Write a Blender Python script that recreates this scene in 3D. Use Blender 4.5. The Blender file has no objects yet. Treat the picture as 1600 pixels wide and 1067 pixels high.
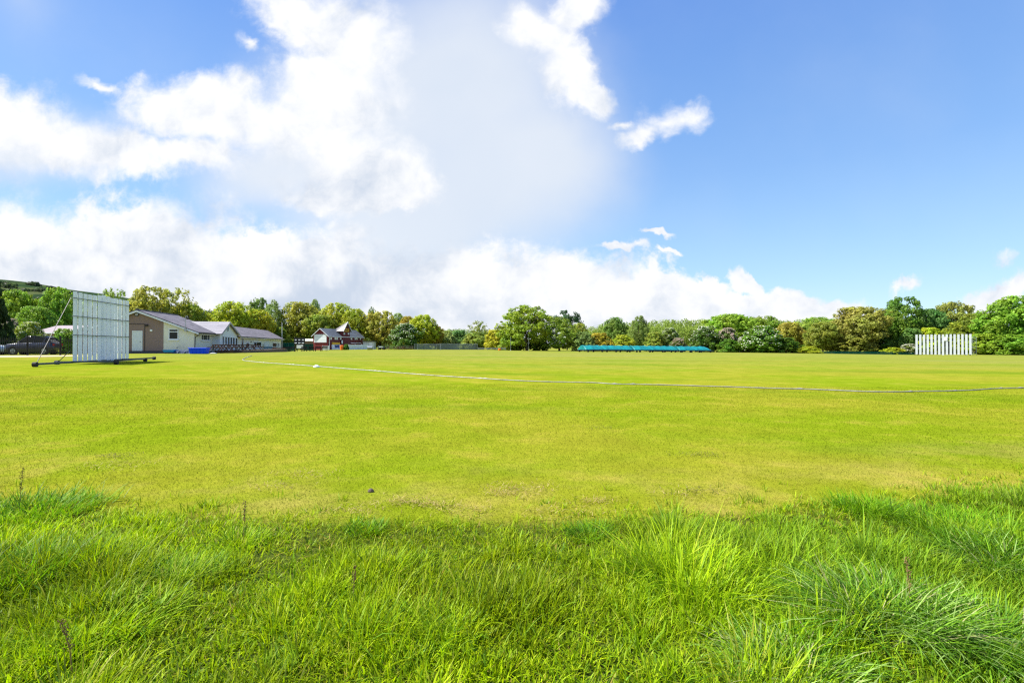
import bpy, bmesh, math, random
import numpy as np
from mathutils import Vector, Matrix

random.seed(7)
RNG = np.random.default_rng(11)
scene = bpy.context.scene
COL = scene.collection
R = math.radians
F, HZ, EYE = 800.0, 540.0, 1.6          # photo pixels: focal length, horizon row; eye height in metres
SUN_AZ, SUN_EL = R(-92), R(52)

# ------------------------------------------------------------------ ground height
def _pt(px, py, d): return ((px - 800) / F * d, d, EYE - (py - HZ) * d / F)
_ctrl = [(0, 0, 0), (-4, 3, 0), (4, 3, 0), (0, 6, 0), (-8, 6, .03), (8, 6, 0), (0, -20, 0), (-25, 0, .3), (25, 0, -.05),
         (-40, 25, .6), (40, 25, -.1), (0, 14, .03), (-14, 16, .25), (14, 16, -.02), (0, 40, .3), (-20, 50, .55), (30, 45, .1),
         (-24, 28, .565), (-25.4, 34, .565), (-23.3, 25, .565), (-26.4, 38, .56), (-22, 31, .555), (-28, 30, .58), (20, 60, .35), (60, 70, -.05),
         _pt(303, 552, 59), _pt(442, 549.3, 107), _pt(530, 546.3, 114), _pt(640, 546.8, 112), _pt(760, 547.3, 112), _pt(905, 550, 88),
         _pt(1108, 551, 98), _pt(1250, 552.3, 100), _pt(1430, 555, 97), _pt(1518, 555, 95), _pt(1640, 555.5, 98),
         _pt(0, 556, 45), _pt(110, 555, 47), _pt(-200, 556, 50), _pt(830, 548.3, 112)]
for k in range(16):
    a = k / 16 * 2 * math.pi
    _ctrl.append((200 * math.sin(a), 200 * math.cos(a), .2 - .7 * math.sin(a)))
_C = np.array(_ctrl, float)
def _U(r2): return np.where(r2 > 1e-9, r2 * np.log(r2 + 1e-9), 0)
_n = len(_C)
_d2 = ((_C[:, None, :2] - _C[None, :, :2]) ** 2).sum(-1)
_A = np.zeros((_n + 3, _n + 3)); _A[:_n, :_n] = _U(_d2) + 30 * np.eye(_n)
_A[:_n, _n] = 1; _A[:_n, _n + 1:] = _C[:, :2]; _A[_n, :_n] = 1; _A[_n + 1:, :_n] = _C[:, :2].T
_W = np.linalg.solve(_A, np.concatenate([_C[:, 2], np.zeros(3)]))
_H0 = None
def Hn(x, y):
    x = np.asarray(x, float); y = np.asarray(y, float); sh = x.shape
    x = x.ravel(); y = y.ravel(); out = np.zeros(len(x))
    for s in range(0, len(x), 20000):
        xs, ys = x[s:s + 20000], y[s:s + 20000]
        d2 = (xs[:, None] - _C[None, :, 0]) ** 2 + (ys[:, None] - _C[None, :, 1]) ** 2
        z = _U(d2) @ _W[:_n] + _W[_n] + xs * _W[_n + 1] + ys * _W[_n + 2]
        r = np.sqrt(xs ** 2 + ys ** 2)
        t = np.clip((r - 150) / 60, 0, 1); t = t * t * (3 - 2 * t)
        out[s:s + 20000] = z * (1 - t)
    return out.reshape(sh)
_Z0 = float(Hn(0., 3.))
_Hraw = Hn
def Hn(x, y): return _Hraw(x, y) - _Z0
def H(x, y): return float(Hn(float(x), float(y)))
def gp(px, d, dz=0.0):
    x = (px - 800) / F * d
    return Vector((x, d, H(x, d) + dz))
def ray_ground(px, py):
    k, m = (px - 800) / F, (HZ - py) / F
    ds = np.linspace(1.5, 140, 6000)
    g = Hn(k * ds, ds) - (EYE + m * ds)
    i = int(np.argmax(g > 0)) or len(ds) - 1
    return Vector((k * ds[i], ds[i], H(k * ds[i], ds[i])))
def zat(py, d): return EYE + (HZ - py) * d / F

# ------------------------------------------------------------------ object helpers
def link(o, parent=None):
    COL.objects.link(o)
    if parent: o.parent = parent
    return o
def tag(o, label=None, cat=None, group=None, kind=None):
    if label: o['label'] = label
    if cat: o['category'] = cat
    if group: o['group'] = group
    if kind: o['kind'] = kind
    return o
def thing(name, label, cat, loc=(0, 0, 0), rz=0.0, group=None):
    o = bpy.data.objects.new(name, None); o.empty_display_size = .3
    o.location = loc; o.rotation_euler = (0, 0, rz)
    link(o); return tag(o, label, cat, group)
def copy_tree(o, parent=None):
    c = o.copy(); COL.objects.link(c); c.parent = parent
    for k in list(o.children): copy_tree(k, c)
    return c
def dup(o, loc, rz, label, scale=None):
    c = copy_tree(o); c.location = loc; c.rotation_euler = (0, 0, rz); c['label'] = label
    if scale: c.scale = scale
    return c

class MB:
    def __init__(s): s.v, s.f = [], []
    def add(s, vs, fs):
        b = len(s.v); s.v += [tuple(v) for v in vs]; s.f += [tuple(b + i for i in f) for f in fs]; return s
    def box(s, x0, x1, y0, y1, z0, z1):
        return s.add([(x0, y0, z0), (x1, y0, z0), (x1, y1, z0), (x0, y1, z0), (x0, y0, z1), (x1, y0, z1), (x1, y1, z1), (x0, y1, z1)],
                     [(3, 2, 1, 0), (4, 5, 6, 7), (0, 1, 5, 4), (1, 2, 6, 5), (2, 3, 7, 6), (3, 0, 4, 7)])
    def bar(s, p, q, w, h=None, up=(0, 0, 1)):
        h = h or w; p, q = Vector(p), Vector(q); d = (q - p).normalized(); u = Vector(up)
        if abs(d.dot(u)) > .98: u = Vector((1, 0, 0))
        a = d.cross(u).normalized(); b = a.cross(d).normalized(); vs = []
        for e in (p, q):
            for sa, sb in ((-1, -1), (1, -1), (1, 1), (-1, 1)): vs.append(e + a * sa * w / 2 + b * sb * h / 2)
        return s.add(vs, [(3, 2, 1, 0), (4, 5, 6, 7), (0, 1, 5, 4), (1, 2, 6, 5), (2, 3, 7, 6), (3, 0, 4, 7)])
    def path(s, pts, rad, n=8, cap=True):
        pts = [Vector(p) for p in pts]; m = len(pts)
        rr = rad if hasattr(rad, '__len__') else [rad] * m
        prev = None; rings = []
        for i, p in enumerate(pts):
            d = (pts[min(i + 1, m - 1)] - pts[max(i - 1, 0)]).normalized()
            if prev is None:
                u = Vector((0, 0, 1)) if abs(d.z) < .9 else Vector((1, 0, 0)); a = d.cross(u).normalized()
            else: a = (prev - d * prev.dot(d)).normalized()
            prev = a; b = d.cross(a)
            rings.append([p + (a * math.cos(t) + b * math.sin(t)) * rr[i] for t in [2 * math.pi * k / n for k in range(n)]])
        return s.loft(rings, cap)
    def loft(s, rings, cap=True):
        n = len(rings[0]); vs = [v for r in rings for v in r]; fs = []
        for i in range(len(rings) - 1):
            for k in range(n):
                fs.append((i * n + k, i * n + (k + 1) % n, (i + 1) * n + (k + 1) % n, (i + 1) * n + k))
        if cap: fs += [tuple(range(n))[::-1], tuple((len(rings) - 1) * n + k for k in range(n))]
        return s.add(vs, fs)
    def prism(s, poly, axis, a, b):
        def P(u, v, t): return {'x': (t, u, v), 'y': (u, t, v), 'z': (u, v, t)}[axis]
        return s.loft([[P(u, v, a) for u, v in poly], [P(u, v, b) for u, v in poly]])
    def slab(s, p0, p1, p2, p3, th):
        """sheet through four points with a real thickness th, downwards"""
        q = [Vector(p) for p in (p0, p1, p2, p3)]; n = (q[1] - q[0]).cross(q[3] - q[0]).normalized()
        if n.z < 0: n = -n
        return s.loft([[v for v in q], [v - n * th for v in q]])
    def build(s, name, mat, parent=None, smooth=False, bevel=0):
        me = bpy.data.meshes.new(name); me.from_pydata([tuple(v) for v in s.v], [], s.f)
        bm = bmesh.new(); bm.from_mesh(me); bmesh.ops.recalc_face_normals(bm, faces=bm.faces)
        if bevel: bmesh.ops.bevel(bm, geom=bm.edges[:], offset=bevel, segments=1, affect='EDGES')
        bm.to_mesh(me); bm.free()
        if smooth: me.polygons.foreach_set('use_smooth', [True] * len(me.polygons))
        me.materials.append(mat); return link(bpy.data.objects.new(name, me), parent)

def np_mesh(name, verts, faces, mat, attr=None):
    me = bpy.data.meshes.new(name); k = faces.shape[1]
    me.vertices.add(len(verts)); me.vertices.foreach_set('co', np.ascontiguousarray(verts, np.float32).ravel())
    me.loops.add(faces.size); me.loops.foreach_set('vertex_index', np.ascontiguousarray(faces, np.int32).ravel())
    me.polygons.add(len(faces)); me.polygons.foreach_set('loop_start', np.arange(0, faces.size, k, dtype=np.int32))
    me.update(calc_edges=True)
    if attr is not None:
        a = me.color_attributes.new('tint', 'FLOAT_COLOR', 'POINT')
        a.data.foreach_set('color', np.concatenate([attr, np.ones((len(attr), 1))], 1).astype(np.float32).ravel())
    if mat: me.materials.append(mat)
    return me

# ------------------------------------------------------------------ materials
class NT:
    def __init__(s, name):
        s.m = bpy.data.materials.new(name); s.m.use_nodes = True; s.t = s.m.node_tree; s.t.nodes.clear()
    def n(s, typ, **kw):
        nd = s.t.nodes.new(typ)
        for k, v in kw.items():
            if k.startswith('i_'):
                key = k[2:]; key = int(key) if key.isdigit() else key.replace('_', ' ')
                if hasattr(v, 'is_output'): s.t.links.new(v, nd.inputs[key])
                else: nd.inputs[key].default_value = v
            else: setattr(nd, k, v)
        return nd
    def noise(s, vec, scale, detail=4, rough=.55, **kw): return s.n('ShaderNodeTexNoise', i_Vector=vec, i_Scale=scale, i_Detail=detail, i_Roughness=rough, **kw).outputs['Fac']
    def math(s, op, a, b=0.0, c=None, clamp=False):
        nd = s.n('ShaderNodeMath', operation=op, use_clamp=clamp, i_0=a, i_1=b)
        if c is not None:
            if hasattr(c, 'is_output'): s.t.links.new(c, nd.inputs[2])
            else: nd.inputs[2].default_value = c
        return nd.outputs[0]
    def ss(s, v, lo, hi, to0=0., to1=1.): return s.n('ShaderNodeMapRange', interpolation_type='SMOOTHSTEP', i_Value=v, i_1=lo, i_2=hi, i_3=to0, i_4=to1).outputs[0]
    def lin(s, v, lo, hi, to0=0., to1=1.): return s.n('ShaderNodeMapRange', i_Value=v, i_1=lo, i_2=hi, i_3=to0, i_4=to1).outputs[0]
    def mix(s, f, a, b, mode='MIX'):
        nd = s.n('ShaderNodeMix', data_type='RGBA', blend_type=mode)
        for k, v in ((0, f), (6, a), (7, b)):
            if hasattr(v, 'is_output'): s.t.links.new(v, nd.inputs[k])
            else: nd.inputs[k].default_value = v if k == 0 else (tuple(v) + (1,))[:4]
        return nd.outputs[2]
    def val(s, c, f):
        """multiply a colour by a scalar socket"""
        return s.n('ShaderNodeVectorMath', operation='SCALE', i_0=c, i_Scale=f).outputs[0]
    def out(s, sh, disp=None):
        o = s.n('ShaderNodeOutputMaterial'); s.t.links.new(sh, o.inputs[0]); return s.m

def plain(name, col, rough=.6, metal=0., var=.12, scale=6., bump=0., spec=.4, coat=0., dirt=None, stretch=(1, 1, 1)):
    t = NT(name); co = t.n('ShaderNodeTexCoord').outputs['Object']
    mp = t.n('ShaderNodeMapping', i_Vector=co, i_Scale=stretch).outputs[0]
    n = t.noise(mp, scale, 5)
    c = t.val(t.n('ShaderNodeRGB').outputs[0], t.lin(n, .25, .75, 1 - var, 1 + var))
    t.t.nodes['RGB'].outputs[0].default_value = (*col, 1)
    if dirt:
        c = t.mix(t.ss(t.noise(mp, scale * .35, 6, .65), .5, .72, 0, dirt[1]), c, dirt[0])
    b = t.n('ShaderNodeBsdfPrincipled', i_Base_Color=c, i_Roughness=rough, i_Metallic=metal, i_Specular_IOR_Level=spec, i_Coat_Weight=coat)
    if bump:
        bp = t.n('ShaderNodeBump', i_Strength=bump, i_Distance=.02, i_Height=t.noise(mp, scale * 3, 4)).outputs[0]
        t.t.links.new(bp, b.inputs['Normal'])
    return t.out(b.outputs[0])

M = {}
M['white_paint'] = plain('white_paint', (.74, .76, .78), .5, var=.06, scale=4, dirt=((.45, .46, .44), .35))
M['white_upvc'] = plain('white_upvc', (.78, .79, .80), .35, var=.03)
M['steel'] = plain('painted_steel', (.055, .085, .095), .5, .3, var=.15, scale=9, dirt=((.16, .09, .05), .5))
M['grey_steel'] = plain('galvanised_steel', (.34, .37, .39), .45, .6, var=.15)
M['rubber'] = plain('rubber', (.022, .02, .02), .8)
M['black_metal'] = plain('black_metal', (.012, .013, .014), .45, .2)
M['black_plastic'] = plain('black_plastic', (.02, .02, .022), .4)
M['cream'] = plain('cream_render', (.76, .73, .60), .85, var=.05, scale=3, bump=.25, dirt=((.42, .40, .33), .35))
M['cream_porch'] = plain('porch_render', (.72, .74, .72), .85, var=.05, scale=3, bump=.2)
M['roughcast'] = plain('brown_roughcast', (.265, .185, .16), .9, var=.22, scale=14, bump=.6, dirt=((.16, .11, .095), .5))
M['plinth'] = plain('dark_plinth', (.06, .065, .075), .8, var=.3)
M['deck'] = plain('dark_timber', (.085, .06, .045), .75, var=.3, scale=4, stretch=(1, 8, 8))
M['brown_wood'] = plain('stained_wood', (.15, .065, .04), .65, var=.3, scale=5, stretch=(2, 10, 10))
M['pale_wood'] = plain('weathered_wood', (.30, .25, .19), .75, var=.25, scale=5, stretch=(2, 10, 10))
M['door'] = plain('white_door', (.66, .70, .74), .45, var=.04)
M['glass'] = plain('window_glass', (.012, .018, .016), .12, spec=.25, var=.3)
M['blue'] = plain('blue_plastic', (.008, .07, .80), .5, var=.12, spec=.15)
M['cyan'] = plain('cyan_plastic', (.015, .20, .62), .5, var=.2, spec=.15)
M['navy'] = plain('navy_sheet', (.02, .045, .10), .55, var=.4, scale=10, bump=.8)
M['teal_paint'] = plain('teal_paint', (.06, .20, .22), .5)
M['green_paint'] = plain('green_paint', (.015, .07, .045), .5, var=.2)
M['orange'] = plain('orange_plastic', (.75, .16, .012), .45, var=.1)
M['yellow'] = plain('yellow_sign', (.72, .40, .02), .5, var=.08)
M['sign_ink'] = plain('dark_lettering', (.12, .05, .02), .6)
M['red_board'] = None
M['blue_shutter'] = plain('blue_shutter', (.05, .09, .26), .5)
M['bark'] = plain('bark', (.07, .055, .042), .9, var=.35, scale=12, bump=.6)
M['grey_shed'] = plain('shed_cladding', (.50, .52, .52), .6, var=.06)
M['shed_roof'] = plain('pale_sheet_roof', (.72, .72, .72), .5)
M['dirt'] = plain('pale_gravel', (.42, .31, .19), .95, var=.25, scale=1.6, bump=.4, dirt=((.22, .24, .06), .6))

def cladding(name, col, pitch, axis, var=.1, rough=.7, depth=.5, rows=True):
    """boards or tile courses as colour and relief lines along one local axis"""
    t = NT(name); co = t.n('ShaderNodeTexCoord').outputs['Object']
    sp = t.n('ShaderNodeSeparateXYZ', i_0=co)
    v = t.math('MULTIPLY', sp.outputs[axis], 1 / pitch); fr = t.math('FRACT', v); fl = t.math('FLOOR', v)
    line = t.ss(fr, 0., .14)
    other = sp.outputs['X' if axis != 'X' else 'Y']
    cell = t.n('ShaderNodeCombineXYZ', i_0=fl, i_1=t.math('FLOOR', t.math('MULTIPLY', other, .9)))
    wn = t.n('ShaderNodeTexWhiteNoise', noise_dimensions='2D', i_Vector=cell.outputs[0]).outputs[0]
    n = t.noise(co, 5, 5)
    k = t.math('MULTIPLY', t.math('MULTIPLY', t.lin(wn, 0, 1, 1 - var, 1 + var), t.lin(n, .25, .75, 1 - var, 1 + var)), t.lin(line, 0, 1, .62, 1))
    rgb = t.n('ShaderNodeRGB'); rgb.outputs[0].default_value = (*col, 1)
    b = t.n('ShaderNodeBsdfPrincipled', i_Base_Color=t.val(rgb.outputs[0], k), i_Roughness=rough)
    bp = t.n('ShaderNodeBump', i_Strength=depth, i_Distance=.03, i_Height=t.math('ADD', line, t.math('MULTIPLY', n, .3))).outputs[0]
    t.t.links.new(bp, b.inputs['Normal']); return t.out(b.outputs[0])
M['roof_tiles'] = cladding('concrete_roof_tiles', (.108, .094, .108), .42, 'Y', .30, .6, .8)
M['roof_tiles_x'] = cladding('porch_roof_tiles', (.235, .22, .235), .33, 'X', .16, .5)
M['slate'] = cladding('grey_slates', (.115, .122, .13), .3, 'Z', .2, .5)
M['slate_tower'] = cladding('tower_slates', (.105, .095, .095), .3, 'Z', .15, .5)
M['red_board'] = cladding('maroon_boarding', (.115, .007, .014), .16, 'Z', .12, .65)
M['red_board_lit'] = cladding('maroon_boarding_lit', (.20, .016, .016), .16, 'Z', .10, .65)  # gable copy of the maroon boarding, its sunlit brightness put into the colour
M['score_white'] = cladding('white_board_panels', (.84, .87, .88), .55, 'Z', .04, .6, .2)
M['white_fence'] = cladding('white_fence_boards', (.72, .74, .76), .16, 'X', .06, .6)
M['far_roof'] = cladding('pink_roof_tiles', (.20, .155, .175), .3, 'Y', .15, .6)

# slats of the sight screens: white plastic boards that let a little light through
t = NT('white_slats'); co = t.n('ShaderNodeTexCoord').outputs['Object']
mp = t.n('ShaderNodeMapping', i_Vector=co, i_Scale=(1, 1, .25)).outputs[0]
c = t.mix(t.ss(t.noise(mp, 3, 6, .65), .52, .75, 0, .45), (.76, .80, .85), (.58, .61, .63))
c = t.val(c, t.lin(t.noise(mp, 9, 4), .25, .75, .93, 1.05))
d = t.n('ShaderNodeBsdfPrincipled', i_Base_Color=c, i_Roughness=.45); tr = t.n('ShaderNodeBsdfTranslucent', i_Color=c)
mx = t.n('ShaderNodeMixShader', i_0=.21); t.t.links.new(d.outputs[0], mx.inputs[1]); t.t.links.new(tr.outputs[0], mx.inputs[2])
M['slats'] = t.out(mx.outputs[0])

M['thin_slats'] = None
t = NT('thin_white_plastic'); d = t.n('ShaderNodeBsdfDiffuse', i_Color=(.85, .87, .88, 1)); tr = t.n('ShaderNodeBsdfTranslucent', i_Color=(.88, .90, .90, 1))
mx = t.n('ShaderNodeMixShader', i_0=.6); t.t.links.new(d.outputs[0], mx.inputs[1]); t.t.links.new(tr.outputs[0], mx.inputs[2]); M['thin_slats'] = t.out(mx.outputs[0])
M['far_slats'] = plain('weathered_white_boards', (.56, .59, .64), .6, var=.05, scale=2, dirt=((.40, .43, .45), .4))
# tarpaulin
t = NT('teal_tarpaulin'); co = t.n('ShaderNodeTexCoord').outputs['Object']
mp = t.n('ShaderNodeMapping', i_Vector=co, i_Scale=(1, .35, .35)).outputs[0]
nz = t.noise(mp, 2.2, 6, .6)
c = t.mix(t.ss(nz, .35, .65), (.003, .15, .165), (.008, .28, .275))
b = t.n('ShaderNodeBsdfPrincipled', i_Base_Color=c, i_Roughness=.42)
bp = t.n('ShaderNodeBump', i_Strength=.9, i_Distance=.08, i_Height=t.noise(mp, 3.2, 5)).outputs[0]; t.t.links.new(bp, b.inputs['Normal'])
tr = t.n('ShaderNodeBsdfTranslucent', i_Color=c); mx = t.n('ShaderNodeMixShader', i_0=.2)
t.t.links.new(b.outputs[0], mx.inputs[1]); t.t.links.new(tr.outputs[0], mx.inputs[2]); M['tarp'] = t.out(mx.outputs[0])

# netting: fine mesh, mostly holes
def net(name, col, cover):
    t = NT(name); d = t.n('ShaderNodeBsdfDiffuse', i_Color=(*col, 1)); tp = t.n('ShaderNodeBsdfTransparent')
    co = t.n('ShaderNodeTexCoord').outputs['Object']; f = t.lin(t.noise(co, .5, 3), .3, .7, cover - .15, cover + .15)
    mx = t.n('ShaderNodeMixShader', i_0=f); t.t.links.new(tp.outputs[0], mx.inputs[1]); t.t.links.new(d.outputs[0], mx.inputs[2]); return t.out(mx.outputs[0])
M['net'] = net('grey_netting', (.20, .24, .25), .42)
M['green_net'] = net('green_netting', (.01, .08, .06), .75)

def foliage(name, trans=.35, var=.35, white=False):
    t = NT(name); oi = t.n('ShaderNodeObjectInfo'); ge = t.n('ShaderNodeNewGeometry'); co = t.n('ShaderNodeTexCoord').outputs['Object']
    rnd = ge.outputs['Random Per Island']
    off = t.n('ShaderNodeVectorMath', operation='ADD', i_0=co, i_1=t.n('ShaderNodeCombineXYZ', i_0=t.math('MULTIPLY', oi.outputs['Random'], 37.)).outputs[0]).outputs[0]
    n = t.noise(off, 4.5, 3)
    k = t.math('MULTIPLY', t.lin(rnd, 0, 1, 1 - var, 1 + var), t.lin(n, .3, .7, .72, 1.28))
    c = t.val(oi.outputs['Color'], k)
    hs = t.n('ShaderNodeHueSaturation', i_Hue=t.lin(t.noise(off, 2.5, 2), .3, .7, .475, .52), i_Color=c).outputs[0]
    d = t.n('ShaderNodeBsdfPrincipled', i_Base_Color=hs, i_Roughness=.55, i_Specular_IOR_Level=.25)
    tr = t.n('ShaderNodeBsdfTranslucent', i_Color=hs)
    mx = t.n('ShaderNodeMixShader', i_0=trans); t.t.links.new(d.outputs[0], mx.inputs[1]); t.t.links.new(tr.outputs[0], mx.inputs[2]); return t.out(mx.outputs[0])
M['leaf'] = foliage('leaves', .5)
M['petal'] = foliage('blossom', .3, .2)

EDGE = (4.55, .04, .030)                  # edge of the long grass: y = a + b x + c x^2
def edge_y(x):
    x = np.clip(x, -9, 9); return EDGE[0] + EDGE[1] * x + EDGE[2] * x * x
def turf_colour(t):
    """patchy mown turf in world coordinates, shared by the ground and the short blades"""
    pos = t.n('ShaderNodeNewGeometry').outputs['Position']; sp = t.n('ShaderNodeSeparateXYZ', i_0=pos)
    flat = t.n('ShaderNodeCombineXYZ', i_0=sp.outputs[0], i_1=sp.outputs[1]).outputs[0]
    a = t.noise(flat, .16, 5, .6); b = t.noise(flat, .9, 6, .62); c_ = t.noise(flat, 7., 5, .65)
    st = t.n('ShaderNodeMapping', i_Vector=flat, i_Rotation=(0, 0, R(12)), i_Scale=(.035, .22, 1)).outputs[0]
    s_ = t.noise(st, 1., 4, .6)
    col = t.mix(t.ss(a, .38, .60), (.148, .198, .0070), (.196, .203, .0150))
    col = t.mix(t.ss(b, .5, .72, 0, .55), col, (.235, .190, .030))
    col = t.mix(t.ss(s_, .48, .68, 0, .55), col, (.088, .145, .009))
    far = t.ss(sp.outputs[1], 18., 60., 0., 1.)
    col = t.mix(t.math('MULTIPLY', far, t.ss(s_, .32, .56, .95, .35)), col, (.178, .186, .050))
    xc = t.math('MAXIMUM', t.math('MINIMUM', sp.outputs[0], 9.), -9.); yb = t.math('MULTIPLY_ADD', t.math('MULTIPLY', xc, xc), EDGE[2], t.math('MULTIPLY_ADD', xc, EDGE[1], EDGE[0]))
    dy = t.math('SUBTRACT', sp.outputs[1], yb)
    dry = t.math('MULTIPLY', t.ss(dy, 3.2, .3), t.ss(t.noise(flat, .7, 6, .65), .42, .68))
    col = t.mix(t.math('MULTIPLY', dry, .55), col, (.29, .225, .06))
    col = t.mix(t.ss(t.noise(flat, 1.6, 7, .7), .68, .76, 0, .55), col, (.09, .10, .015))
    col = t.val(col, t.math('MULTIPLY', t.lin(c_, .25, .75, .86, 1.14), t.lin(b, .3, .7, .86, 1.14)))
    return col, dy, flat
t = NT('mown_turf'); col, dy, flat = turf_colour(t)
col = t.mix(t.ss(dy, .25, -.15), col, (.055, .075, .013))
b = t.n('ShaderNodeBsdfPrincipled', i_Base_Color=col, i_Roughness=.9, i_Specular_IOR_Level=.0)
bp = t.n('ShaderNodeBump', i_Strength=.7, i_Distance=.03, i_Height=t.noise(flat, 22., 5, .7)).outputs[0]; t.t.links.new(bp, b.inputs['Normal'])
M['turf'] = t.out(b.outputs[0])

def blade_mat(name, turf):
    t = NT(name); at = t.n('ShaderNodeAttribute', attribute_name='tint').outputs['Color']
    col = t.mix(1., turf_colour(t)[0], at, 'MULTIPLY') if turf else at
    ge = t.n('ShaderNodeNewGeometry').outputs['Random Per Island']
    col = t.val(col, t.lin(ge, 0, 1, *((.88, 1.12) if turf else (.72, 1.28))))
    d = t.n('ShaderNodeBsdfPrincipled', i_Base_Color=col, i_Roughness=.5 if not turf else .6, i_Specular_IOR_Level=.16 if not turf else .0)
    tr = t.n('ShaderNodeBsdfTranslucent', i_Color=col); mx = t.n('ShaderNodeMixShader', i_0=.45 if not turf else .3)
    t.t.links.new(d.outputs[0], mx.inputs[1]); t.t.links.new(tr.outputs[0], mx.inputs[2]); return t.out(mx.outputs[0])
M['blade'] = blade_mat('long_grass_blades', False)
M['turf_blade'] = blade_mat('short_grass_blades', True)

# ------------------------------------------------------------------ ground
def axis(lo, hi, n, p):
    s = np.linspace(-1, 1, n); s = np.sign(s) * np.abs(s) ** p
    return np.where(s < 0, -s * lo, s * hi)
gx = axis(-3000, 3000, 241, 3.2); gy = np.concatenate([np.linspace(-400, -10, 14), np.linspace(-6, 60, 90), np.linspace(62, 240, 100), np.geomspace(250, 4000, 30)])
X, Y = np.meshgrid(gx, gy); Z = Hn(X, Y)
nx, ny = len(gx), len(gy); ii = np.arange(nx * ny).reshape(ny, nx)
fc = np.stack([ii[:-1, :-1], ii[:-1, 1:], ii[1:, 1:], ii[1:, :-1]], -1).reshape(-1, 4)
me = np_mesh('ground', np.stack([X, Y, Z], -1).reshape(-1, 3), fc, M['turf']); me.polygons.foreach_set('use_smooth', [True] * len(me.polygons))
tag(link(bpy.data.objects.new('ground', me)), kind='structure')

# the moor behind the left end of the ground
def vnoise(x, y, seed=0):
    r = np.random.default_rng(seed).random((64, 64)); xi = np.floor(x).astype(int); yi = np.floor(y).astype(int)
    fx, fy = x - xi, y - yi; fx = fx * fx * (3 - 2 * fx); fy = fy * fy * (3 - 2 * fy)
    g = lambda i, j: r[(yi + j) % 64, (xi + i) % 64]
    return (g(0, 0) * (1 - fx) + g(1, 0) * fx) * (1 - fy) + (g(0, 1) * (1 - fx) + g(1, 1) * fx) * fy
def fbm(x, y, o=4, seed=0): return sum(vnoise(x * 2 ** k, y * 2 ** k, seed + k) * .5 ** (k + 1) for k in range(o))
t = NT('moorland'); pos = t.n('ShaderNodeMapping', i_Vector=t.n('ShaderNodeNewGeometry').outputs['Position'], i_Scale=(1, .35, 1)).outputs[0]
n1 = t.noise(pos, .012, 6, .65); n2 = t.noise(pos, .04, 6, .7)
c = t.mix(t.ss(n1, .4, .62), (.042, .070, .024), (.066, .082, .032)); c = t.mix(t.ss(n2, .44, .54, 0, .9), c, (.018, .038, .018))
c = t.val(c, t.lin(t.noise(pos, .25, 4), .25, .75, .7, 1.3))
M['moor'] = t.out(t.n('ShaderNodeBsdfDiffuse', i_Color=c).outputs[0])
ridge_px = np.array([-700, -300, -60, 0, 40, 112, 160, 245, 320, 345, 420, 520, 640, 760]); ridge_py = np.array([425, 425, 432, 437, 441, 453, 459, 474, 486.5, 491, 505, 520, 533, 545])
hx = np.linspace(-1600, 0, 170); hs = np.linspace(0, 1, 40)
V = []
for s in hs:
    d = 430 + 480 * s
    px = 800 + F * hx / 900
    top = zat(np.interp(px, ridge_px, ridge_py), 900)
    prof = np.clip(np.sin(s * math.pi / 2) ** 1.3, 0, 1)
    z = -3 + (top + 3) * prof + (fbm(hx / 60 + 30, np.full_like(hx, d / 60), 4, 5) - .47) * 9 * prof * (1 - .75 * s)
    V.append(np.stack([hx * d / 900 if False else hx, np.full_like(hx, d), z], -1))
V.append(V[-1] + np.array([0, 250, -120.]))
V = np.array(V); ii = np.arange(V.shape[0] * V.shape[1]).reshape(V.shape[:2])
fc = np.stack([ii[:-1, :-1], ii[:-1, 1:], ii[1:, 1:], ii[1:, :-1]], -1).reshape(-1, 4)
me = np_mesh('hill', V.reshape(-1, 3), fc, M['moor']); me.polygons.foreach_set('use_smooth', [True] * len(me.polygons))
tag(link(bpy.data.objects.new('hill', me)), kind='structure')

def hill_scrub():
    rng = np.random.default_rng(77); VV = []
    for _ in range(330):
        i, j = rng.integers(2, 37), rng.integers(0, 120); p = V[i, j]
        if fbm(np.array(p[0] / 90 + 60), np.array(p[1] / 60 + 10), 3, 15) < .44: continue
        n = 90; d = rng.normal(size=(n, 3)); d /= np.linalg.norm(d, axis=1, keepdims=True); d[:, 2] = np.abs(d[:, 2]); w = rng.uniform(5, 13)
        c = p + d * rng.uniform(.5, 1, (n, 1)) * np.array([w, w, w * .55]); q, _f = leaf_quads(c, d + rng.normal(0, .4, (n, 3)), w * .34, rng); VV.append(q)
    q = np.concatenate(VV); o = link(bpy.data.objects.new('hillside_scrub', np_mesh('hillside_scrub', q, np.arange(len(q)).reshape(-1, 4), M['leaf']))); o.color = (.055, .085, .03, 1)
    tag(o, 'dark scrub and woodland scattered over the moor at left', 'scrub', kind='stuff')
# pale gravel strip along the car park fence
pts = [(-260, 46, 35.5), (-120, 46, 36.5), (0, 46, 38), (60, 46.5, 39.5), (112, 47, 41.5), (150, 47, 44)]
vs = []
for px, d1, d0 in pts:
    for d in np.linspace(d0, d1 - .3, 10):
        x = (px - 800) / F * 46 + 0.04 * (d - 46) * (px - 800) / F * 10; vs.append((x, d + .3 * math.sin(x * 1.7), H(x, d) + .012))
n = 10; fs = [(i * n + k, i * n + k + 1, (i + 1) * n + k + 1, (i + 1) * n + k) for i in range(len(pts) - 1) for k in range(n - 1)]
o = MB().add(vs, fs).build('gravel_path', M['dirt']); tag(o, kind='structure')

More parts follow.
